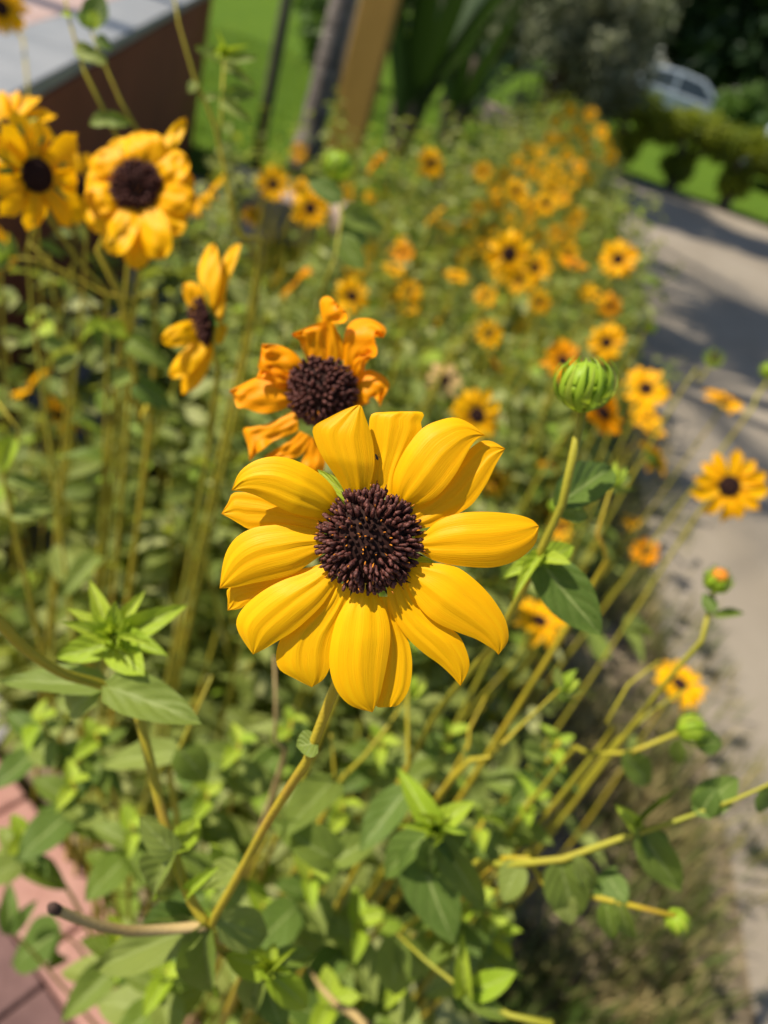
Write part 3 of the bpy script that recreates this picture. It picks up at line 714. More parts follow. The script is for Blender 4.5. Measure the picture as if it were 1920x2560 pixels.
def big_disc(o, c, axis, R, H, n, seed, bud=.33, fl=.0026, fr=.00036):
    """domed disc: dark core, curled maroon florets, pointed chaff and some orange pollen"""
    r = np.random.default_rng(seed); fm_ = np.array(frame(axis))[:3, :3]
    def wp(p): return np.asarray(p) @ fm_.T + c
    V, F = dome(R * .97, H, 12, 40); V = V * [1, 1, 1]; d0 = wmesh('flower_disc', wp(V), F, M_core, o)
    fl_parts, ch_parts, po_parts = [], [], []
    for i in range(n):
        q = math.sqrt((i + .5) / n); b = i * 2.39996 + r.normal(0, .08); a = q * math.pi / 2 * .99
        p = np.array([R * .97 * math.sin(a) * math.cos(b), R * .97 * math.sin(a) * math.sin(b), H * math.cos(a)])
        out = np.array([math.cos(b), math.sin(b), 0]); nrm = out * math.sin(a) * .95 + np.array([0, 0, math.cos(a) + .12]); nrm /= np.linalg.norm(nrm)
        side = np.cross(nrm, out); 
        if q < bud:                                       # unopened centre
            L = fl * r.uniform(.35, .7); w_ = fr * r.uniform(.9, 1.3); d = nrm + r.normal(0, .25, 3)
            ch_parts.append(tube(np.array([p, p + d * L * .5, p + d * L]), [w_, w_ * 1.1, w_ * .2], 6))
            if r.random() < .55: e = p + nrm * fl * .3 + r.normal(0, .0004, 3); po_parts.append(tube(np.array([e, e + d * .0006, e + d * .0012]), [.00012, .0002, .0001], 5))
            continue
        L = fl * r.uniform(.75, 1.25) * (1 if q < .93 else .8); bend = r.uniform(.2, .9); tw = r.normal(0, .35)
        d1 = nrm + r.normal(0, .10, 3); d2 = nrm * (1 - bend) + out * bend + side * tw + np.array([0, 0, -.25 * bend]); d2 /= np.linalg.norm(d2)
        pts = [p - nrm * .0004, p + d1 * L * .35, p + d1 * L * .65, p + d1 * L * .75 + d2 * L * .22, p + d1 * L * .72 + d2 * L * .45]
        P = spline(pts, 11); rad = fr * np.array([.7, .75, .8, .95, 1.1, 1.0, 1.15, 1.0, 1.1, .95, .55]) * r.uniform(.85, 1.15) * (1 + r.normal(0, .12, 11))
        fl_parts.append(tube(P, rad, 7))
        if r.random() < .45:                              # the second style branch
            d3 = d2 - 2 * side * (d2 @ side) + r.normal(0, .3, 3); P = spline([pts[2], pts[2] + d3 * L * .25, pts[2] + d3 * L * .42], 6); fl_parts.append(tube(P, fr * np.array([.8, .9, 1, .95, .8, .4]), 6))
        if r.random() < .14: e = P[-1] + r.normal(0, .0003, 3); po_parts.append(tube(np.array([e, e + d1 * .0005, e + d1 * .0009]), [.00010, .00018, .0001], 5))
        if q > .5 or r.random() < .4:
            e = p + r.normal(0, fr, 3); d = nrm * .9 + out * .35 + r.normal(0, .2, 3); l_ = fl * r.uniform(.5, .95); ch_parts.append(tube(np.array([e, e + d * l_ * .6, e + d * l_]), [fr * .7, fr * .6, fr * .05], 5))
    for nm, pr, m_ in (('florets', fl_parts, M_floret), ('chaff', ch_parts, M_core), ('pollen', po_parts, M_pollen)):
        if pr:
            V, F = merge(pr); q = wmesh(nm, wp(V), F, m_, o); q.parent = d0; q['kind'] = 'stuff'
    return d0

D1 = .183; ORG1 = np.array([500, 960]); SC1 = 1659 / 900
C1 = at(923, 1349, D1)
root1 = clampbed(at(640, 2420, .46))
MF = thing('sunflower', 'large sharp yellow sunflower with a dark maroon disc of curled florets', 'flower', root1)
KEY.append((910, 1390, 470, D1 + .01))
# (outline left, outline right, z0 mm, (rise, fall) mm, arch, curl)
PETALS = [
 ([(690,545),(640,450),(560,330),(521,235),(527,192),(600,150),(690,106),(735,95)], [(760,550),(780,480),(803,380),(800,290),(785,220),(765,160),(748,108),(735,95)], 2.6, (4.6,-3.4), .10, -.10),
 ([(790,520),(788,400),(793,300),(780,230),(781,165),(795,136),(850,129),(935,126)], [(900,520),(915,420),(955,330),(1000,260),(1024,208),(1017,180),(1029,132),(935,126)], -.6, (1.5,-1.2), .08, 0),
 ([(900,560),(888,450),(910,370),(960,280),(1030,200),(1110,165),(1180,155),(1250,185),(1315,237)], [(945,575),(1050,545),(1120,490),(1180,410),(1230,320),(1262,270),(1290,245),(1315,237)], 2.4, (4.4,-4.2), .14, .12),
 ([(940,610),(1080,480),(1180,360),(1260,285),(1300,262),(1350,265),(1407,298)], [(990,675),(1100,645),(1200,592),(1260,548),(1320,460),(1360,380),(1388,330),(1407,298)], -.6, (2.0,-1.0), .06, 0),
 ([(990,700),(1035,685),(1090,635),(1160,605),(1240,590),(1350,590),(1460,602),(1530,625),(1562,655)], [(990,760),(1060,805),(1130,828),(1230,842),(1340,846),(1430,825),(1500,785),(1548,730),(1562,655)], 1.6, (3.2,-2.8), .13, -.05),
 ([(970,820),(1060,825),(1160,835),(1240,880),(1330,965),(1395,1060),(1420,1130),(1418,1190),(1375,1248)], [(940,880),(968,960),(1020,1040),(1090,1100),(1190,1145),(1270,1175),(1330,1210),(1362,1232),(1375,1248)], 1.8, (1.8,-3.0), .13, .05),
 ([(940,900),(1010,1020),(1090,1090),(1185,1150),(1225,1220),(1243,1290),(1230,1340),(1200,1392)], [(860,920),(868,1010),(900,1090),(960,1175),(1030,1240),(1100,1290),(1160,1345),(1200,1392)], .4, (1.2,-2.6), .12, 0),
 ([(890,980),(930,1110),(965,1200),(978,1290),(968,1390),(940,1450),(905,1485),(860,1488)], [(820,980),(830,1150),(820,1300),(810,1420),(800,1465),(820,1490),(860,1488)], -1.0, (.6,-2.2), .06, 0),
 ([(710,950),(640,1060),(610,1150),(595,1260),(605,1350),(640,1430),(700,1485),(795,1513)], [(805,945),(850,1030),(872,1100),(877,1180),(865,1270),(845,1370),(825,1450),(795,1513)], 1.2, (2.2,-3.6), .13, .03),
 ([(620,900),(560,1000),(480,1070),(400,1130),(360,1200),(350,1270),(370,1320),(440,1360),(515,1398)], [(700,950),(660,1060),(620,1160),(605,1230),(600,1300),(570,1360),(515,1398)], -.8, (.8,-2.4), .08, 0),
 ([(560,830),(480,870),(380,905),(280,960),(200,1030),(168,1090),(175,1140),(210,1200),(245,1247)], [(640,900),(602,960),(560,1020),(500,1080),(430,1140),(350,1190),(290,1225),(245,1247)], 1.4, (1.6,-2.4), .14, .04),
 ([(560,830),(400,870),(250,915),(132,940),(128,1000),(127,1045)], [(580,890),(400,960),(280,990),(215,1015),(185,1035),(127,1045)], -1.6, (.4,-1.4), .04, 0),
 ([(570,680),(430,650),(330,650),(240,665),(170,705),(125,765),(103,840),(90,943)], [(570,780),(500,830),(430,875),(340,900),(250,918),(170,935),(90,943)], .6, (1.0,-1.4), .14, .0),
 ([(590,600),(400,560),(270,510),(158,500),(130,545),(98,598)], [(590,690),(430,665),(330,662),(230,668),(190,650),(140,620),(98,598)], -1.2, (.6,-.8), .05, 0),
 ([(655,590),(622,490),(560,420),(480,370),(400,340),(320,335),(240,360),(180,410),(145,490)], [(620,620),(500,612),(410,590),(330,550),(260,515),(200,497),(145,490)], 2.4, (7.4,-4.2), .16, -.05),
]
for i, (l, r_, z0, rise, arch, curl) in enumerate(PETALS):
    traced_petal(MF, l, r_, ORG1, SC1, D1, z0 / 1000, (rise[0] / 1000, rise[1] / 1000), arch, M_petal, seed=i, curl=curl)
big_disc(MF, at(923, 1350, D1 - .0002), CP - C1, .0106, .0064, 360, 5, bud=.33, fl=.0024, fr=.00042)
# green bracts behind the petals
def bract(o, b, t, wpx, dep, mat=None):
    return leaf_px(o, (*b, dep), (*t, dep + .001), wpx, LEAF_N)
for b, t, w_ in [((900, 1270), (792, 1168), 34), ((925, 1260), (925, 1206), 26), ((890, 1290), (842, 1225), 30), ((1010, 1400), (1090, 1402), 24), ((870, 1460), (862, 1496), 26), ((1020, 1330), (1068, 1290), 24), ((980, 1290), (1000, 1225), 26), ((850, 1420), (800, 1440), 26)]:
    q = bract(MF, b, t, w_, D1 + .0032); q.name = 'bract'
V, F = dome(.0085, .006, 6, 16); wmesh('calyx', (V @ (np.array(frame(C1 - CP))[:3, :3]).T) + at(923, 1350, D1 + .0005), F, M_calyx, MF)
add_stem(MF, [at(918, 1365, D1 + .004), at(895, 1500, D1 + .022), at(845, 1720, D1 + .026), at(800, 1812, .216), at(765, 1908, .228), at(708, 1992, .245), at(660, 2071, .262), at(603, 2176, .285), at(540, 2286, .305), at(519, 2314, .312), at(548, 2385, .345), at(600, 2450, .40), root1], .00135, .0032, n=60, sides=10)
leaf_px(MF, (792, 1856, .220), (742, 1872, .219), 78, LEAF)
leaf_px(MF, (519, 2314, .312), (500, 2575, .33), 125, [LEAF[1]], .2)
leaf_px(MF, (505, 2312, .313), (205, 2425, .35), 95, [LEAF[2]], -.5)
leaf_px(MF, (500, 2300, .315), (292, 2292, .34), 62, LEAF_D, .4)
leaf_px(MF, (545, 2300, .31), (690, 2350, .33), 100, [LEAF[0]], .3)
leaf_px(MF, (600, 2180, .30), (470, 2205, .33), 70, LEAF, .3)
bt = [at(519, 2314, .312), at(419, 2323, .310), at(314, 2326, .300), at(210, 2302, .288), at(134, 2272, .278)]
P = spline(bt, 24); wmesh('side_branch', *tube(P, np.linspace(.0021, .0019, 24), 9), M_stem_old, MF)
wmesh('cut_tip', *tube(spline([at(146, 2277, .2795), at(134, 2271, .278), at(124, 2262, .277)], 5), [.00195, .0021, .0021, .002, .0012], 8), M_stem_tip, MF)
# the left fork of the same plant, running up to the leaf cluster and out of the frame
P = add_stem(MF, [at(519, 2314, .312), at(472, 2239, .31), at(435, 2134, .308), at(398, 2003, .305), at(367, 1872, .30), at(335, 1767, .296), at(262, 1716, .288), at(157, 1683, .272), at(68, 1625, .258), at(0, 1557, .246), at(-120, 1420, .23)], .0021, .0017, n=50, sides=10)
leaf_px(MF, (270, 1716, .285), (487, 1792, .272), 112, [LEAF[0]], -.1)
leaf_px(MF, (262, 1714, .292), (0, 1686, .295), 80, LEAF, .5)
leaf_px(MF, (255, 1720, .292), (138, 1790, .31), 80, LEAF, -.5)
for tx, ty, w_, tl in [(437, 1508, 66, .4), (230, 1470, 46, .2), (142, 1648, 70, -.3), (218, 1560, 50, .2), (330, 1490, 40, 0), (392, 1600, 60, -.5), (200, 1520, 40, .5), (290, 1510, 40, .3), (345, 1690, 70, .2)]:
    leaf_px(MF, (285, 1606, .294), (tx, ty, .285 + random.uniform(-.008, .012)), w_ * 1.15, LEAF_N, tl)
for k in range(9):
    a = k * 2.4; leaf_px(MF, (283, 1592, .290), (283 + 44 * math.cos(a), 1586 + 34 * math.sin(a), .276 + .004 * (k % 3)), 22, LEAF_N, a)
leaf_px(MF, (437, 2134, .306), (318, 2262, .31), 92, LEAF, .2)
leaf_px(MF, (437, 2134, .306), (350, 2052, .30), 70, LEAF, -.4)
leaf_px(MF, (442, 2130, .306), (500, 2040, .33), 60, LEAF_N, .2)
leaf_px(MF, (470, 2235, .31), (500, 2190, .30), 34, LEAF_N, .2)

# a tiny beetle on the petal
bp = at(942, 1143, D1 - .0016)
bt_ = thing('beetle', 'tiny black beetle sitting on an upper petal of the large sharp sunflower', 'beetle', bp)
ax = (Uv * .8 - Rv * .35); ax /= np.linalg.norm(ax)
for nm, off, ln, rr in (('abdomen', -.0002, .0009, .00033), ('head', .0005, .0005, .00022)):
    t = np.linspace(-1, 1, 9); wmesh(nm, *tube(bp + ax * off + np.outer(t, ax * ln / 1.6), rr * np.sqrt(np.clip(1 - t * t, .02, 1)), 10), M_beetle, bt_)
for k in (-1, 0, 1):
    for s_ in (-1, 1):
        sd = np.cross(ax, Fv); a_ = bp + ax * k * .0003; wmesh('leg', *tube(spline([a_, a_ + sd * s_ * .0004 - Fv * .0001, a_ + sd * s_ * .0007 + ax * k * .0002 + Fv * .0002], 5), .00004, 5), M_beetle, bt_)

# ------------------------------------------------------------------ the curled sunflower behind it
D2 = .262; O6 = np.array([350, 550]); S6 = 1659 / 700
c2 = at(803, 993, D2); root2 = clampbed(c2 + np.array([.02, .12, 0]))
CF = thing('sunflower', 'orange sunflower with curled crumpled petals and a bulging maroon disc', 'flower', root2)
KEY.append((790, 980, 225, D2 + .01))
Q2 = [
 ([(1000,860),(960,760),(940,710),(905,690),(900,672)], [(1125,830),(1115,700),(1100,640),(1088,600),(900,672)], 1, (3, 1), .10, .3, .0010),
 ([(1105,840),(1098,700),(1080,600),(1065,500),(1080,460),(1120,452),(1150,480),(1160,540)], [(1215,830),(1200,720),(1160,640),(1150,610),(1200,612),(1230,585),(1215,540),(1160,540)], 2, (4, 2), .12, .5, .0012),
 ([(1205,880),(1205,720),(1225,640),(1270,592),(1350,583),(1420,610),(1460,650),(1440,700)], [(1290,930),(1310,860),(1340,820),(1395,810),(1405,760),(1380,700),(1400,690),(1440,700)], 2, (5, 1), .16, .6, .0014),
 ([(1260,960),(1240,880),(1290,800),(1350,760),(1400,790)], [(1290,985),(1330,930),(1335,860),(1370,815),(1400,790)], 3, (4, 2), .2, -.4, .0006),
 ([(1250,950),(1340,890),(1400,900),(1450,930),(1480,985),(1440,1060),(1425,1105)], [(1240,1080),(1270,1070),(1340,1085),(1370,1050),(1400,1060),(1415,1095),(1425,1105)], 0, (2, 1), .12, .2, .0012),
 ([(1200,1080),(1300,1060),(1370,1080)], [(1200,1150),(1300,1110),(1370,1080)], 0, (1, 0), .1, 0, .0006),
 ([(980,880),(930,800),(870,760),(800,735),(720,735)], [(920,990),(820,970),(770,900),(700,880),(715,800),(720,735)], 2, (4, 0), .10, .5, .0016),
 ([(960,940),(820,880),(760,850),(715,870),(690,940)], [(920,1010),(830,1000),(770,960),(720,945),(690,940)], 3, (3, 0), .16, -.3, .0008),
 ([(930,980),(790,925),(690,935),(600,975),(527,1012)], [(900,1090),(850,1120),(760,1145),(690,1140),(620,1115),(575,1112),(555,1050),(527,1012)], 1, (2, -1), .14, .2, .0010),
 ([(930,1120),(850,1165),(760,1205),(670,1225),(610,1242),(640,1340),(650,1430)], [(940,1250),(870,1280),(790,1310),(740,1350),(690,1385),(670,1410),(650,1430)], 0, (1, -2), .10, .2, .0012),
 ([(950,1250),(880,1310),(800,1360),(735,1405)], [(1030,1290),(980,1370),(900,1420),(800,1425),(735,1405)], -1, (0, -2), .08, 0, .0008),
 ([(1000,1290),(970,1400),(945,1480),(1000,1540)], [(1090,1300),(1100,1400),(1080,1500),(1000,1540)], -1, (0, -2), .08, 0, .0008)]
for i, (l, r_, z0, rise, arch, curl, wv) in enumerate(Q2):
    traced_petal(CF, l, r_, O6, S6, D2, z0 / 1000, (rise[0] / 1000, rise[1] / 1000), arch, M_petal_o, nu=26, nv=13, seed=40 + i, curl=curl, wav=wv, ridge=1.2)
ax2 = (CP - c2); ax2 = ax2 / np.linalg.norm(ax2) - Rv * .12 - Uv * .45
big_disc(CF, at(808, 972, D2 + .001), ax2, .0108, .0125, 270, 9, bud=.10, fl=.0020, fr=.00055)
add_stem(CF, [at(806, 990, D2 + .004), at(830, 1080, D2 + .03), at(850, 1300, .33), at(860, 1700, .45), root2], .0015, .003, n=40)

# ------------------------------------------------------------------ the three nearest blooms on the left
DA = .47; ca = at(347, 470, DA); rootA = clampbed(at(370, 1200, .75))
FA = thing('sunflower', 'broad yellow sunflower facing outward in front of the brown wall', 'flower', rootA)
KEY.append((347, 470, 170, DA + .01))
cA = np.array([347, 472.]); kA = DA / FPX
for i, (ang, ln, wd) in enumerate([(90, 345, 190), (112, 330, 200), (140, 335, 200), (168, 320, 200), (192, 330, 190), (218, 375, 200), (245, 425, 190), (268, 480, 190), (290, 440, 200), (314, 370, 200), (342, 350, 200), (8, 335, 190), (34, 345, 190), (57, 505, 95), (78, 350, 190)]):
    a = math.radians(ang); d = np.array([math.cos(a), -math.sin(a)]) / 2.37; s_ = np.array([-d[1], d[0]])
    b0, wj = 95, random.uniform(-18, 18)
    prof = [(0, .34), (.3, .46), (.6, .5), (.85, .40), (.96, .2), (1, 0)]
    L_ = [cA + d * (b0 + (ln - b0) * t) + s_ * (w_ * wd + wj * t) for t, w_ in prof]; R_ = [cA + d * (b0 + (ln - b0) * t) + s_ * (-w_ * wd + wj * t) for t, w_ in prof]
    traced_petal(FA, L_, R_, np.zeros(2), 1.0, DA, (.001 if i % 2 else .005), (.004, -.006 * random.uniform(.5, 1.4)), .10, M_petal, nu=14, nv=9, seed=100 + i, curl=random.uniform(-.4, .4), wav=.0018, ridge=2.5)
big_disc(FA, at(347, 474, DA - .001), CP - ca - Rv * .05, .0148, .0085, 260, 21, bud=.2, fl=.003, fr=.0006)
obj('calyx', CALYX, None, FA, Matrix.Translation(Vector(at(347, 470, DA + .004)) - Vector(rootA)) @ frame(CP - ca) @ Matrix.Scale(.03, 4))
add_stem(FA, [at(347, 472, DA + .006), at(320, 510, DA + .05), at(240, 600, .53), at(295, 727, .545), at(325, 836, .57), at(337, 959, .6), at(350, 1064, .64), at(362, 1180, .7), rootA], .0018, .004, n=40)
leaf_px(FA, (325, 836, .57), (240, 800, .55), 44, LEAF_N, .3); leaf_px(FA, (325, 850, .57), (400, 900, .56), 60, LEAF, .3)
leaf_px(FA, (337, 959, .6), (420, 1010, .6), 66, LEAF_D, .2); leaf_px(FA, (335, 940, .6), (250, 960, .62), 50, LEAF, -.3)

DC = .40; rootC = clampbed(at(520, 1300, .7)); ccp = at(508, 800, DC)
FC = thing('sunflower', 'yellow sunflower seen edge on with its dark disc turned aside', 'flower', rootC)
KEY.append((505, 790, 190, DC + .01))
for i, (l, r_, z0, rs) in enumerate([
 ([(370,560),(355,400),(345,280),(400,160),(440,135)], [(430,560),(465,400),(475,280),(460,180),(440,135)], 2, (-2, -6)),
 ([(420,560),(450,380),(480,260),(540,160),(600,140)], [(480,570),(510,430),(540,320),(575,230),(600,140)], -4, (-4, -8)),
 ([(350,640),(290,520),(250,430),(262,370)], [(400,600),(390,480),(330,375),(262,370)], 4, (4, 0)),
 ([(360,590),(260,600),(170,640),(125,690)], [(360,710),(290,740),(190,750),(140,735),(125,690)], 5, (8, 2)),
 ([(360,690),(280,750),(200,840),(172,910),(185,935)], [(420,700),(380,800),(300,900),(230,935),(185,935)], 3, (3, -4)),
 ([(380,700),(290,850),(245,960),(250,1035)], [(455,690),(430,820),(370,950),(310,1010),(250,1035)], 0, (-2, -6)),
 ([(430,640),(480,615),(515,625),(518,650)], [(420,710),(450,735),(490,725),(518,650)], -5, (-3, -3)),
 ([(410,600),(420,500),(450,440),(490,405)], [(450,640),(490,580),(510,490),(490,405)], -4, (-3, -3))]):
    traced_petal(FC, l, r_, O6, S6, DC, z0 / 1000, (rs[0] / 1000, rs[1] / 1000), .12, M_petal, nu=14, nv=9, seed=200 + i, curl=.2, wav=.001, ridge=1.5)
axC = (CP - ccp) / np.linalg.norm(CP - ccp) * .38 - Rv * .92 - Uv * .10
big_disc(FC, at(512, 802, DC), axC, .0112, .006, 150, 31, bud=.2, fl=.0024, fr=.0006)
obj('calyx', CALYX, None, FC, Matrix.Translation(Vector(at(514, 802, DC)) - Vector(rootC)) @ frame(axC) @ Matrix.Scale(.026, 4))
add_stem(FC, [at(516, 802, DC), at(560, 840, DC + .012), at(540, 960, .44), at(523, 1080, .5), at(508, 1200, .58), rootC], .0015, .003, n=30)

g_ = 'blooms in front of the brown wall'
wd_ = (CP - at(90, 440, .5)) / np.linalg.norm(CP - at(90, 440, .5))
flower(90, 438, 285, wd_ * .72 + Rv * .62 - Uv * .1, 'yellow sunflower turned aside next to the broad one before the brown wall', g_, PET_Y, via=[(150, 560, .56), (210, 700, .6), (270, 811, .64)], leaves=3, np_=14, elev=(-.35, .25))
flower(22, 330, 240, wd_ * .8 - Rv * .5 + Uv * .4, 'yellow sunflower half hidden behind the one turned aside by the wall', g_, PET_Y, via=[(70, 620, .66), (84, 798, .7)], leaves=2, elev=(-.4, .2))
flower(196, 462, 190, wd_ * .9 + Rv * .2, 'small sunflower peeping between the two big blooms before the wall', g_, PET_Y, via=[(215, 640, .75)], leaves=2, elev=(-.6, 0))
flower(520, 490, 135, 'ul', 'small sunflower showing behind the petals of the broad wall bloom', g_, PET_F, leaves=2)
flower(2, 20, 130, 'c', 'sunflower cut by the top corner above the grey coping', g_, PET_Y, via=[(45, 60, 1.02), (62, 140, .98), (74, 300, .95)], leaves=0)
flower(-12, 625, 110, 'c', 'sunflower cut by the picture edge low before the brown wall', g_, PET_Y, leaves=2)

# ------------------------------------------------------------------ buds
def bud_meshes(nb, twist, w, top):
    out = []
    for lay in range(2):
        V, UV = [], []; nu, nv = 12, 5
        for i in range(nu):
            t = i / (nu - 1); a = -1.35 + (2.5 if lay == 0 else 2.15) * t; rr = math.cos(a) * (1.0 + .05 * lay) + .02; z = math.sin(a)
            wd = w * (1 - .93 * t ** 1.6) * (.5 + .5 * min(1, t * 4)); b0 = twist * t
            for j in range(nv):
                u = j / (nv - 1) * 2 - 1; b = b0 + u * wd / max(rr, .18) * .5; q = rr + .03 * (1 - u * u) + .10 * lay * t
                V.append((q * math.cos(b), q * math.sin(b), z + .05 * lay)); UV.append((u * .5 + .5, t))
        m_ = new_mesh('bract', V, grid_faces(nu, nv), uv=UV); m_.materials.append(M_bud if lay == 0 else M_leaf_new); out.append(m_)
    return out
BRACT = bud_meshes(14, .45, .40, 1)
V, F = dome(.86, .80, 8, 20); V2, F2 = dome(.86, -.86, 8, 20)
CORE = new_mesh('core', *merge([(V, F), (V2, [f[::-1] for f in F2])])); CORE.materials.append(M_bud)
V, F = dome(.62, .42, 6, 20); BUTTON = new_mesh('button', V + [0, 0, .1], F); BUTTON.materials.append(M_pollen)
def bud(px, py, d, dep, label, via, axis=None, group=None, nb=14, rs=(.0013, .003), leaves=(), name='flower_bud', button=False, dark=False, cat='bud', root=None, open_=0.0):
    c = at(px, py, dep); R = d / 2 * dep / FPX; ax_ = np.array([0, 0, 1.0]) if axis is None else np.array(axis); ax_ = ax_ / np.linalg.norm(ax_)
    pts = [c - ax_ * R * .8] + [at(*q) for q in via]; rt = clampbed(pts[-1] + np.array([0, .02, 0])) if root is None else root
    o = thing(name, label, cat, rt, group); KEY.append((px, py, d * .6, dep))
    M0 = Matrix.Translation(Vector(c) - Vector(rt)) @ frame(ax_) @ Matrix.Scale(R, 4)
    if not dark: obj('core', CORE, None, o, M0 @ Matrix.Scale(.95, 4))
    for k in range(nb):
        obj('bract', BRACT[k % 2], None, o, M0 @ Matrix.Rotation(k / nb * 6.283 + random.uniform(-.06, .06), 4, 'Z') @ Matrix.Rotation(open_, 4, 'Y') @ Matrix.Diagonal((1, 1, random.uniform(.92, 1.08), 1)))
    if button: obj('button', BUTTON, None, o, M0 @ Matrix.Translation((0, 0, .45)))
    if dark: obj('flower_disc', DISC, None, o, M0 @ Matrix.Scale(2.3, 4))
    add_stem(o, pts + [pts[-1] * .4 + rt * .6 + np.array([.01, 0, .02]), rt], rs[0], rs[1], n=34)
    for lf in leaves: leaf_px(o, *lf)
    return o
G = LEAF; N_ = LEAF_N; D_ = LEAF_D
bud(1462, 958, 140, .245, 'plump green bud with curved bracts beside the large sharp sunflower',
    [(1465, 1035, .25), (1450, 1110, .253), (1410, 1250, .262), (1352, 1395, .275), (1288, 1505, .29), (1235, 1610, .33), (1150, 1710, .38), (1016, 1920, .5)], Uv - Rv * .05 - Fv * .35, nb=18, rs=(.0014, .0033),
    leaves=[((1395, 1262, .265), (1556, 1140, .29), 104, [LEAF_D[0]], .4), ((1390, 1270, .266), (1480, 1290, .27), 60, G, 0), ((1350, 1400, .275), (1497, 1597, .27), 118, [LEAF_D[2]], -.2), ((1350, 1400, .275), (1440, 1370, .28), 60, N_, .4),
            ((1345, 1405, .275), (1275, 1420, .27), 46, N_, .2), ((1352, 1395, .275), (1420, 1400, .265), 40, N_, -.5), ((1345, 1410, .276), (1460, 1500, .30), 80, D_, .4), ((1350, 1390, .275), (1300, 1440, .26), 36, N_, 0)])
bud(846, 412, 78, .62, 'round green bud on a tall stalk before the palm trunk', [(850, 470, .62), (855, 560, .62), (840, 640, .62), (808, 730, .62), (790, 800, .65)], None, leaves=[((853, 535, .62), (965, 570, .63), 60, G, 0), ((848, 590, .62), (930, 590, .64), 70, D_, .4), ((848, 590, .62), (905, 680, .62), 60, G, 0), ((852, 500, .62), (770, 440, .62), 50, D_, 0)])
bud(1733, 1822, 76, .40, 'pale green round bud lying low by the road edge', [(1680, 1856, .405), (1585, 1880, .41), (1482, 1900, .43), (1380, 1938, .47)], Rv + Uv * .3 - Fv * .2, leaves=[((1740, 1850, .40), (1812, 1860, .40), 60, D_, .3), ((1700, 1850, .4), (1690, 1920, .41), 40, G, .2), ((1560, 1885, .41), (1640, 1970, .42), 70, G, 0)])
bud(1795, 1450, 66, .42, 'green button bud with an orange centre standing before the road', [(1790, 1500, .42), (1780, 1560, .422), (1740, 1620, .425), (1690, 1680, .43), (1600, 1790, .47)], Uv * .8 - Fv * .8, button=True, leaves=[((1785, 1540, .42), (1870, 1522, .42), 26, G, .2), ((1783, 1530, .42), (1760, 1480, .425), 36, D_, .2)])
bud(1693, 2303, 58, .36, 'small round bud on a nodding bent stalk over the verge', [(1672, 2276, .36), (1625, 2247, .36), (1560, 2244, .362), (1507, 2252, .365), (1420, 2230, .37), (1321, 2208, .385), (1220, 2180, .40)], np.array([.35, 0, -1]) + Rv * .4, leaves=[((1515, 2255, .365), (1530, 2362, .36), 54, G, 0), ((1545, 2250, .363), (1585, 2378, .36), 48, G, .2), ((1500, 2252, .366), (1540, 2165, .37), 60, D_, .3), ((1400, 2225, .372), (1432, 2318, .37), 60, G, 0)])
bud(1785, 895, 46, .95, 'dark bare seed head with no petals standing before the road', [(1740, 960, .95), (1690, 1000, .96)], Uv - Fv * 1.3, nb=10, dark=True, cat='seed head', name='seed_head')
bud(1624, 818, 32, 1.3, 'tiny green bud at the edge of the shaded road', [(1600, 850, 1.3)], None)
bud(1925, 925, 44, .9, 'green bud cut by the picture edge over the road', [(1880, 1010, .9), (1830, 1090, .92)], Uv)
bud(1392, 1265, 40, .5, 'half hidden small green bud under the dark leaf of the plump bud', [(1380, 1330, .52)], Uv)

# ------------------------------------------------------------------ leafy shoots in the foreground, traced stems
def shoot(label, stem, r, leaves, group=None, root=None, mat=None, tip=None):
    pts = [at(*q) for q in stem]; rt = clampbed(pts[-1] + np.array([rng.normal(0, .02), .02, 0])) if root is None else root
    o = thing('sunflower_shoot', label, 'plant', rt, group)
    P = spline(pts + [pts[-1] * .45 + rt * .55, rt], 40); rr = np.linspace(r[0], r[1], 40); rr[:5] *= np.linspace(.35, 1, 5)
    wmesh('stem', *tube(P, rr, 8), mat or M_stem, o)
    if not leaves and mat is None and 'dry patch' not in label:
        x, y, d = stem[0]; dx, dy = stem[0][0] - stem[1][0], stem[0][1] - stem[1][1]; n_ = math.hypot(dx, dy)
        for a in (-.9, -.3, .35, .9, 1.8): leaf_px(o, (x, y, d), (x + 52 * (dx / n_ * math.cos(a) - dy / n_ * math.sin(a)), y + 52 * (dx / n_ * math.sin(a) + dy / n_ * math.cos(a)), d - .004), 30, LEAF_N if abs(a) < .5 else LEAF, a)
    for lf in leaves: leaf_px(o, *lf)
    if tip:
        for k in range(8):
            a = k * 2.4; R_ = tip[3]; leaf_px(o, tip[:3], (tip[0] + R_ * math.cos(a), tip[1] + R_ * .8 * math.sin(a), tip[2] - .012 - .004 * (k % 3)), R_ * .55, N_, a)
    return o
shoot('leafy green rosette shoot with pointed leaves under the large sharp sunflower', [(1088, 2085, .36), (1085, 2200, .42), (1070, 2330, .5)], (.0016, .003),
      [((1088, 2080, .36), (1012, 1938, .36), 66, N_, .2), ((1090, 2080, .36), (1166, 1992, .36), 66, N_, -.2), ((1092, 2085, .36), (1190, 2150, .37), 80, D_, .2), ((1085, 2090, .36), (1058, 2228, .37), 60, D_, .2),
       ((1075, 2085, .37), (932, 2190, .39), 88, D_, .3), ((1040, 2100, .38), (1120, 2370, .37), 128, [LEAF_D[2]], 0), ((1095, 2090, .36), (1212, 2290, .38), 76, G, .2), ((1020, 1975, .42), (896, 2115, .40), 92, [LEAF_D[0]], .2)], tip=(1088, 2072, .355, 46))
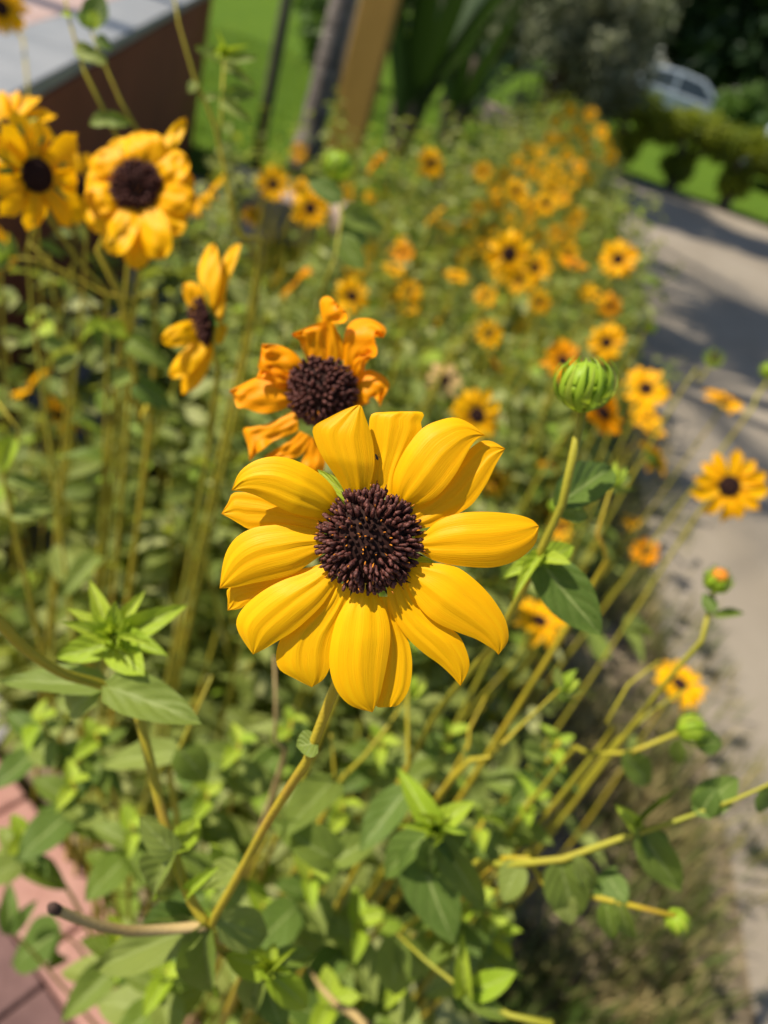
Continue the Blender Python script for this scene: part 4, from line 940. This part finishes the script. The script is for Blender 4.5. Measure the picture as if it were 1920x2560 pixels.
shoot('bright leafy shoot with folded leaves low beside the pink kerb', [(668, 2425, .33), (690, 2520, .36), (720, 2620, .42)], (.0016, .003),
      [((668, 2425, .33), (568, 2378, .33), 74, N_, .2), ((668, 2425, .33), (790, 2540, .33), 76, N_, 0), ((668, 2425, .33), (790, 2362, .34), 70, G, .2), ((660, 2430, .33), (596, 2575, .34), 84, G, 0), ((670, 2420, .33), (690, 2360, .33), 36, N_, .1), ((660, 2440, .34), (700, 2590, .34), 80, D_, .3)], tip=(668, 2420, .325, 34))
shoot('pale dry old stem slanting out at the foot of the bed', [(775, 2425, .5), (800, 2465, .48), (840, 2510, .46), (905, 2600, .44)], (.0032, .0036), [], mat=M_stem_old)
shoot('long yellow branching stem reaching out over the verge towards the road', [(1990, 1930, .33), (1920, 1966, .335), (1760, 2029, .345), (1642, 2067, .35), (1591, 2074, .352), (1541, 2100, .355), (1431, 2143, .362), (1304, 2160, .372), (1200, 2172, .385), (1110, 2230, .43)], (.0016, .003),
      [((1600, 2075, .352), (1702, 2242, .36), 84, [LEAF[2]], .1), ((1610, 2090, .352), (1672, 2140, .36), 70, D_, .3), ((1400, 2150, .365), (1440, 2318, .37), 110, [LEAF[0]], 0), ((1440, 2140, .36), (1500, 2240, .36), 56, G, .3), ((1740, 2030, .345), (1850, 1938, .35), 80, D_, .2), ((1755, 2030, .345), (1775, 1975, .34), 70, D_, 0),
       ((1910, 1968, .336), (1960, 2050, .34), 90, D_, .3), ((1595, 2070, .352), (1555, 2030, .345), 44, N_, 0), ((1590, 2070, .352), (1690, 1960, .35), 14, [LEAF[3]], 0), ((1520, 2190, .37), (1560, 2260, .36), 60, D_, 0), ((1300, 2160, .372), (1250, 2250, .37), 70, G, 0)])
shoot('yellowish stem ending in a small leaf tuft near the foot of the bed', [(991, 2333, .42), (1058, 2396, .40), (1164, 2480, .39), (1244, 2531, .39), (1330, 2600, .4)], (.0018, .0024),
      [((1164, 2480, .39), (1150, 2420, .37), 50, N_, .2), ((1170, 2482, .39), (1290, 2440, .38), 60, N_, .2), ((1160, 2478, .39), (1270, 2540, .38), 60, G, .2), ((1000, 2340, .42), (970, 2510, .43), 96, G, 0), ((1010, 2345, .42), (1060, 2470, .43), 80, G, .2)])
for i, (lab, st_, lv) in enumerate([
 ('forked olive stem rising beside the small round stem leaf', [(827, 1835, .46), (835, 1953, .46), (801, 2058, .5)], [((835, 1953, .46), (700, 2068, .4), 100, G, .1), ((838, 2150, .42), (705, 2075, .40), 110, G, .1), ((838, 2150, .42), (930, 2090, .42), 80, G, 0)]),
 ('olive stem slanting up to the right behind the lowest yellow petal', [(1020, 1740, .48), (930, 1870, .46), (843, 1962, .48), (780, 2090, .52)], []),
 ('straight yellow stem dropping from behind the lowest petals', [(1020, 1640, .42), (1020, 1721, .42), (1012, 1848, .42), (987, 1987, .44)], []),
 ('thick olive stem curving out below the lower right petals', [(1400, 1722, .40), (1290, 1826, .40), (1185, 1928, .41), (1092, 1997, .44)], []),
 ('thin olive stem beside the thick curving one', [(1215, 1740, .5), (1160, 1850, .5), (1122, 1953, .52)], [((1160, 1850, .5), (1220, 1900, .5), 70, G, 0)]),
 ('bare upright stem standing under the nearest road side leaf', [(1530, 1210, .42), (1500, 1300, .42), (1478, 1400, .43), (1460, 1500, .45)], []),
 ('stem bending over the dry patch with a nodding tip', [(1650, 1650, .45), (1610, 1655, .45), (1560, 1730, .45), (1500, 1840, .46), (1460, 1920, .5)], []),
 ('thin stem slanting across the dry patch behind the nodding one', [(1720, 1720, .5), (1640, 1770, .5), (1560, 1840, .5), (1480, 1930, .53)], []),
 ('reddish bare stalk under the left petals', [(685, 1640, .42), (690, 1760, .42), (688, 1860, .43), (690, 1960, .47)], []),
 ('yellow forked stalk near the folded leaf pair', [(530, 1690, .42), (490, 1780, .42), (450, 1870, .43), (420, 1960, .45), (440, 2100, .5)], [((450, 1870, .43), (520, 1960, .43), 90, G, 0), ((450, 1880, .43), (240, 1900, .45), 70, G, .2)]),
 ('stem climbing past the brown wall with a leafy green tip', [(560, 150, .56), (562, 215, .56), (545, 320, .56), (560, 420, .57), (585, 520, .58), (600, 600, .59), (632, 740, .62)], [((560, 150, .56), (490, 112, .55), 34, G, .3), ((560, 150, .56), (640, 140, .55), 30, G, .2), ((562, 170, .56), (618, 190, .55), 30, G, 0), ((556, 250, .56), (640, 215, .56), 46, G, .2), ((556, 255, .56), (610, 285, .55), 34, G, .3), ((545, 245, .56), (500, 245, .56), 24, G, .3)]),
 ('tall stem leaning out over the lawn before the wall corner', [(425, -60, .53), (433, 0, .53), (455, 90, .535), (490, 205, .545), (520, 270, .55), (543, 330, .56), (566, 440, .575), (600, 620, .6), (640, 760, .64)], [((490, 205, .545), (470, 230, .545), 26, G, 0)]),
 ('tall stem crossing the grey coping with a pale leaf tuft', [(150, -80, .5), (165, 0, .5), (185, 110, .505), (230, 220, .51), (268, 290, .515), (296, 380, .53), (330, 560, .6)], [((268, 300, .515), (225, 300, .51), 40, G, 0), ((268, 300, .515), (312, 300, .51), 40, G, .3), ((190, 120, .505), (260, 150, .5), 40, G, .4), ((180, 40, .5), (150, 30, .5), 16, N_, 0)]),
 ('stem with a dark leafy top crossing the grey coping', [(205, 20, .52), (225, 70, .52), (262, 165, .525), (300, 250, .53), (345, 340, .54), (360, 560, .6)], [((222, 60, .52), (265, -10, .52), 60, D_, .3), ((225, 70, .52), (190, 10, .52), 40, D_, .2), ((222, 70, .52), (215, 30, .515), 26, N_, 0), ((240, 100, .52), (280, 110, .52), 36, D_, 0), ((225, 60, .52), (250, 40, .515), 40, N_, .3), ((262, 160, .525), (232, 130, .525), 30, G, 0)]),
 ('long stem crossing low before the brown wall', [(70, 605, .6), (160, 690, .62), (270, 811, .65), (330, 900, .7)], [((270, 811, .65), (180, 830, .65), 36, N_, .3), ((270, 811, .65), (250, 870, .65), 60, D_, 0)]),
 ('thin arching stem before the brown wall base', [(20, 640, .66), (100, 650, .66), (200, 700, .68), (300, 760, .7), (390, 830, .72)], []),
 ('leafy stem rising at the left beside the grey step', [(-10, 1000, .5), (50, 1080, .5), (20, 1200, .52), (40, 1330, .55)], [((40, 1100, .5), (-20, 1180, .5), 60, N_, 0), ((20, 1200, .52), (110, 1210, .52), 40, G, .2), ((30, 1290, .54), (120, 1260, .54), 50, G, .2)]),
 ('pale leaf sprig before the shaded grey paving', [(95, 800, .75), (110, 850, .75), (140, 920, .76), (165, 1020, .8)], [((95, 800, .75), (60, 790, .75), 30, N_, 0), ((100, 830, .75), (40, 860, .75), 34, G, 0), ((110, 850, .75), (160, 870, .75), 40, G, .3), ((140, 920, .76), (200, 880, .76), 40, G, 0), ((105, 815, .75), (130, 830, .74), 40, N_, .2)])]):
    shoot(lab, st_, (.0017, .003), lv, tip=(560, 130, .55, 22) if 'green tip' in lab else None, mat=M_stem_old if 'reddish' in lab else None)
for lab, b, t, w_ in [('dark leafy sprig hanging over the pink sandstone kerb', (150, 2330, .7), (20, 2400, .72), 110), ('single dark leaf sprig at the kerb by the picture edge', (30, 2330, .62), (15, 2225, .62), 50)]:
    shoot(lab, [b, (b[0] + 60, b[1] + 60, b[2] + .05)], (.0014, .002), [(b, t, w_, D_, .1), (b, (t[0] + 70, t[1] + 30, t[2]), w_ * .7, D_, .3)])

for x, y, d, sz in [(560, 2150, .50, 95), (900, 2300, .50, 105), (780, 2180, .47, 95), (330, 2060, .50, 90), (180, 1950, .52, 90), (420, 2430, .46, 105), (1010, 2440, .50, 105), (860, 2010, .55, 85), (1210, 2050, .50, 85), (1330, 1990, .50, 80), (100, 1790, .55, 80),
                    (600, 1850, .56, 80), (300, 2350, .52, 95), (1180, 2250, .46, 95), (830, 2500, .48, 110), (1260, 2330, .5, 90), (730, 1800, .6, 75), (1130, 1830, .58, 75), (520, 1980, .55, 80), (240, 1830, .56, 75), (960, 1850, .6, 75), (60, 2080, .55, 80), (1400, 1850, .52, 75), (660, 2260, .5, 95)]:
    c_ = at(x, y, d); rt = clampbed(c_ + np.array([.0, .05, 0])); o = thing('sunflower_shoot', 'broad leaved green sunflower shoot in the near foliage under the large bloom', 'plant', rt, 'leafy shoots in the near foliage')
    wmesh('stem', *tube(spline([c_, c_ * .7 + rt * .3 + np.array([.01, 0, .03]), rt], 18), np.linspace(.0012, .003, 18), 7), M_stem, o)
    for k in range(10):
        a = k * 2.4 + rng.uniform(-.4, .4); q = .35 + .065 * k; ms = LEAF_N if k < 3 else (LEAF_D if rng.random() < .3 else LEAF)
        el = .9 - .13 * k; L_ = 1.35 * sz * d / FPX * (.45 + .09 * k) * rng.uniform(.8, 1.2); b_ = c_ + np.array([0, 0, -.006 * k])
        put_leaf(o, b_, (math.cos(a), math.sin(a), el), L_, ms, (-.3 * math.cos(a) + rng.normal(0, .25), -.3 * math.sin(a) + rng.normal(0, .25), 1), wscale=1.25)

# ------------------------------------------------------------------ the other blooms (pixel positions from the photograph at 1659 px width)
K = 1920 / 1659
ind = [  # single ones
 (960, 820, 84, 'c', 'withered beige sunflower among the yellow ones', PET_W), (1575, 1050, 158, 'c', 'large open sunflower standing out over the road edge', None),
 (1565, 868, 92, 'u', 'flat sunflower seen from the side over the sunlit road', None), (1395, 840, 104, 'c', 'open sunflower with a dark centre right behind the plump green bud', None),
 (1305, 890, 118, 'dl', 'orange cup shaped sunflower tucked under the plump green bud', PET_O), (1335, 560, 86, 'c', 'open sunflower at the bed edge against the dappled road', None),
 (1310, 740, 86, 'c', 'open sunflower above the plump bud at the road edge', None), (1215, 780, 92, 'c', 'golden sunflower touching the plump green bud', PET_O),
 (1030, 897, 122, 'c', 'sunflower with a dark centre behind the topmost petals', None), (1410, 990, 92, 'b', 'sunflower seen from behind with its green base showing by the road', None),
 (1395, 1190, 66, 'c', 'small open sunflower over the dry patch of verge', PET_O), (1165, 1342, 118, 'u', 'sunflower half covered by the dark leaf of the plump bud stem', None),
 (1468, 1478, 118, 'u', 'bright sunflower tilted up low over the dry verge', PET_Y), (760, 640, 84, 'c', 'round open sunflower just behind the curled orange one', None),
 (1100, 548, 108, 'c', 'biggest open sunflower in the middle of the far bloom mass', None), (1155, 578, 76, 'c', 'sunflower overlapping the biggest bloom of the far mass', None),
 (670, 450, 88, 'c', 'sunflower with a dark centre before the pink stone block', None), (590, 398, 78, 'c', 'sunflower before the lawn next to the dark pole', None),
 (930, 352, 68, 'c', 'sunflower alone before the dark sword leaved plants', None), (812, 352, 62, 'ul', 'tilted orange sunflower before the foot of the ochre post', PET_O),
 (65, 835, 104, 'ul', 'side on sunflower before the shaded grey step', None), (128, 898, 100, 'ur', 'nodding sunflower next to the side on one by the grey step', None),
 (640, 612, 96, 'ul', 'sunflower seen side on left of the round open one', PET_O), (720, 690, 110, 'ul', 'sunflower showing behind the curled orange petals', PET_Y)]
for x, y, d, m_, lab, pt in ind: flower(x * K, y * K, d * K, m_, lab, None, pt, leaves=4, np_=12 if pt is not PET_W else 10, elev=(-.05, .3) if pt is not PET_W else (-.9, .2), root=None)
grp = [  # look-alikes by place
 ('small yellow sunflower in the leafy tangle left of the large one', 'blooms in the left tangle', [(160, 795, 48, 'ur'), (235, 872, 40, 'u'), (188, 920, 44, 'u'), (222, 900, 36, 'c'), (35, 1190, 70, 'ul'), (118, 1145, 62, 'ur'), (385, 1238, 56, 'u'), (112, 975, 34, 'c'), (343, 1030, 42, 'u'), (130, 1290 - 20, 30, 'u'), (20, 905, 26, 'c')]),
 ('yellow sunflower among leaves between the curled bloom and the road', 'blooms in the middle of the bed', [(885, 630, 54, 'c'), (845, 645, 44, 'b'), (885, 668, 46, 'u'), (985, 598, 60, 'u'), (1010, 600, 44, 'ur'), (1050, 640, 52, 'c'), (1165, 652, 56, 'c'), (960, 682, 54, 'ul'), (1055, 722, 68, 'c'), (1072, 788, 54, 'ur'), (1120, 605, 62, 'c'), (1240, 572, 66, 'u'), (1228, 550, 50, 'c'), (1290, 640, 62, 'u'), (1318, 660, 56, 'c'), (1270, 632, 44, 'c'), (855, 530, 62, 'ul'), (870, 545, 50, 'c'), (850, 582, 56, 'u'), (780, 575, 46, 'c'), (760, 590, 40, 'u'), (600, 600, 44, 'ul'), (1185, 1010, 54, 'u'), (1070, 1040, 64, 'c'), (1035, 905, 40, 'u'), (1000, 870, 70, 'ul'), (1400, 905, 64, 'u'), (1410, 930, 60, 'u'), (1380, 900, 50, 'c'), (1215, 1140, 66, 'c'), (1175, 1105, 46, 'u'), (1332, 1130, 40, 'u'), (1365, 1128, 46, 'u'), (1265, 1395, 50, 'u'), (1250, 1430, 50, 'u'), (1122, 1500, 48, 'u'), (1130, 1515, 30, 'ur'), (1140, 600, 56, 'c'), (1085, 590, 50, 'c'), (1125, 700, 36, 'c')]),
 ('far small yellow sunflower before the lawn and the palm', 'far blooms before the lawn', [(645, 330, 42, 'c'), (545, 465, 46, 'c'), (650, 412, 54, 'c'), (750, 415, 42, 'c'), (830, 420, 36, 'ur'), (800, 425, 32, 'c'), (755, 490, 34, 'c'), (940, 468, 58, 'ul'), (960, 490, 46, 'b'), (1033, 452, 42, 'c'), (1015, 490, 30, 'c'), (1045, 372, 46, 'c'), (800, 540, 36, 'c'), (1000, 560, 34, 'c'), (1015, 545, 30, 'u')]),
 ('far small golden sunflower crowded at the end of the bed', 'far blooms at the end of the bed', [(1115, 412, 56, 'c'), (1090, 380, 44, 'c'), (1180, 440, 56, 'c'), (1192, 412, 46, 'c'), (1205, 385, 42, 'c'), (1150, 455, 40, 'c'), (1160, 512, 42, 'c'), (1200, 505, 44, 'c'), (1240, 480, 44, 'c'), (1248, 465, 36, 'c'), (1130, 430, 40, 'c'), (1100, 470, 34, 'c'), (1215, 430, 38, 'c'), (1190, 300, 34, 'c'), (1232, 240, 32, 'c'), (1275, 248, 34, 'c'), (1300, 285, 34, 'c'), (1318, 340, 36, 'c'), (1215, 300, 32, 'c'), (1250, 360, 36, 'c'), (1195, 360, 38, 'c'), (1165, 330, 36, 'c'), (1140, 320, 30, 'c'), (1290, 340, 32, 'u'), (1265, 300, 32, 'c'), (1245, 280, 30, 'c'), (1200, 262, 28, 'c'), (1270, 330, 32, 'c'), (1225, 335, 34, 'c'), (1150, 370, 36, 'c'), (1175, 385, 36, 'c'), (1120, 350, 32, 'c'), (1235, 395, 34, 'c'), (1270, 385, 30, 'c'), (1310, 310, 28, 'c'), (1070, 410, 34, 'c'), (1075, 440, 32, 'c'), (1140, 480, 34, 'c'), (1060, 500, 30, 'c'), (1120, 500, 32, 'c'), (1230, 520, 32, 'c'), (1185, 545, 38, 'c'), (1060, 560, 34, 'c'), (1040, 530, 30, 'c')])]
for lab, g, lst in grp:
    for x, y, d, m_ in lst:
        dd = d * K
        flower(x * K, y * K, dd, m_, lab + {'c': ', open towards the viewer', 'u': ', tilted to the sky', 'b': ', seen from behind'}.get(m_, ', turned sideways'), g, PET_O if random.random() < .1 else PET_F, leaves=3, np_=11)

KEY += [(690, 572, 90, 4.3), (860, 560, 40, 4.6)]          # glimpse of the edging stones
# ------------------------------------------------------------------ leafy mass of the bed
def leaf_mass(nplants):
    tv, tuv, tf = leaf_unit(.28, .25, .62, 5, 3, seed=9); Vs, Rs, stems = [], [], []
    B, Dr, Ln, Nn = [], [], [], []
    key = np.array(KEY)
    cnt = 0
    while cnt < nplants:
        y = .36 + 9.2 * rng.random() ** 1.75; x = rng.uniform(-1, .9)
        if not in_bed(x, y): continue
        if y > 4.6 and rng.random() < .35: continue
        cnt += 1
        h = rng.uniform(.45, .86) * (1.0 if y < 3 else 1.05); lean = rng.normal(0, .07, 2)
        if y < .7: h *= .82
        xr_ = np.interp(y, [.35, .8, 1.5, 2.2, 3, 9.6], [.20, .28, .38, .52, .74, .86])
        if x > xr_ - .16: h *= rng.uniform(.45, .8)
        r = np.array([x, y, 0]); top = r + [lean[0], lean[1], h]; mid = (r + top) / 2 + np.r_[rng.normal(0, .03, 2), 0]
        P = spline([r, mid, top], 7)
        if proj(top)[2] > .40 and rng.random() < .3: stems.append(tube(P, np.linspace(.003, .0015, 7), 4, False))
        n_ = int(rng.integers(16, 34))
        for k in range(n_):
            q = .18 + .82 * (k + rng.random()) / n_; p = np.array([np.interp(q * 6, np.arange(7), P[:, c]) for c in range(3)])
            a = k * 2.4 + rng.normal(0, .4); out = np.array([math.cos(a), math.sin(a), 0]); p = p + out * rng.uniform(.004, .06) * (1.15 - q)
            B.append(p); Dr.append(out + [0, 0, rng.uniform(-.5, .55)]); Ln.append(rng.uniform(.034, .075) * (1.1 - .42 * q)); Nn.append(np.array([0, 0, 1]) + rng.normal(0, .5, 3))
    B, Dr, Ln, Nn = map(np.array, (B, Dr, Ln, Nn))
    v = B + Dr * Ln[:, None] * .5 - CP; z = v @ Fv; X = 960 + FPX * (v @ Rv) / z; Y = 1280 - FPX * (v @ Uv) / z
    ok = (z > .46) | (z < -.1)
    ok &= ((B[:, :2] + Dr[:, :2] * Ln[:, None] * .7 - K0) @ KERB_N > -.01 + .25 * (B[:, 2] > .45) * (B[:, 1] < .75))
    for kx, ky, kr, kd_ in key: ok &= ~((z < kd_ + .01) & ((X - kx) ** 2 + (Y - ky) ** 2 < (kr * 1.05 + 14) ** 2) & (z > 0))
    B, Dr, Ln, Nn = B[ok], Dr[ok], Ln[ok], Nn[ok]; n = len(B)
    Y_ = Dr / np.linalg.norm(Dr, axis=1)[:, None]; X_ = np.cross(Y_, Nn); X_ /= np.linalg.norm(X_, axis=1)[:, None]; Z_ = np.cross(X_, Y_)
    V = B[:, None] + Ln[:, None, None] * (tv[None, :, :1] * X_[:, None] + tv[None, :, 1:2] * Y_[:, None] + tv[None, :, 2:] * Z_[:, None])
    m = len(tv); F = (np.arange(n) * m)[:, None, None] + tf[None]
    rn = np.clip(rng.beta(1.6, 1.8, n), 0, 1)
    o = obj('foliage', new_mesh('foliage', V.reshape(-1, 3), F.reshape(-1, 4), uv=np.tile(np.array(tuv), (n, 1)), rnd=np.repeat(rn, m)), M_leaf_mass); o['kind'] = 'stuff'
    tag(o, 'dense green sunflower foliage filling the bed below the blooms', 'foliage')
    V, F = merge(stems); o = obj('foliage_stems', new_mesh('foliage_stems', V, F), M_stem); o['kind'] = 'stuff'
    tag(o, 'tangle of thin yellow green stems inside the flower bed', 'stems')
    return n
print('mass leaves', leaf_mass(1900))
print('objects', len(bpy.data.objects))
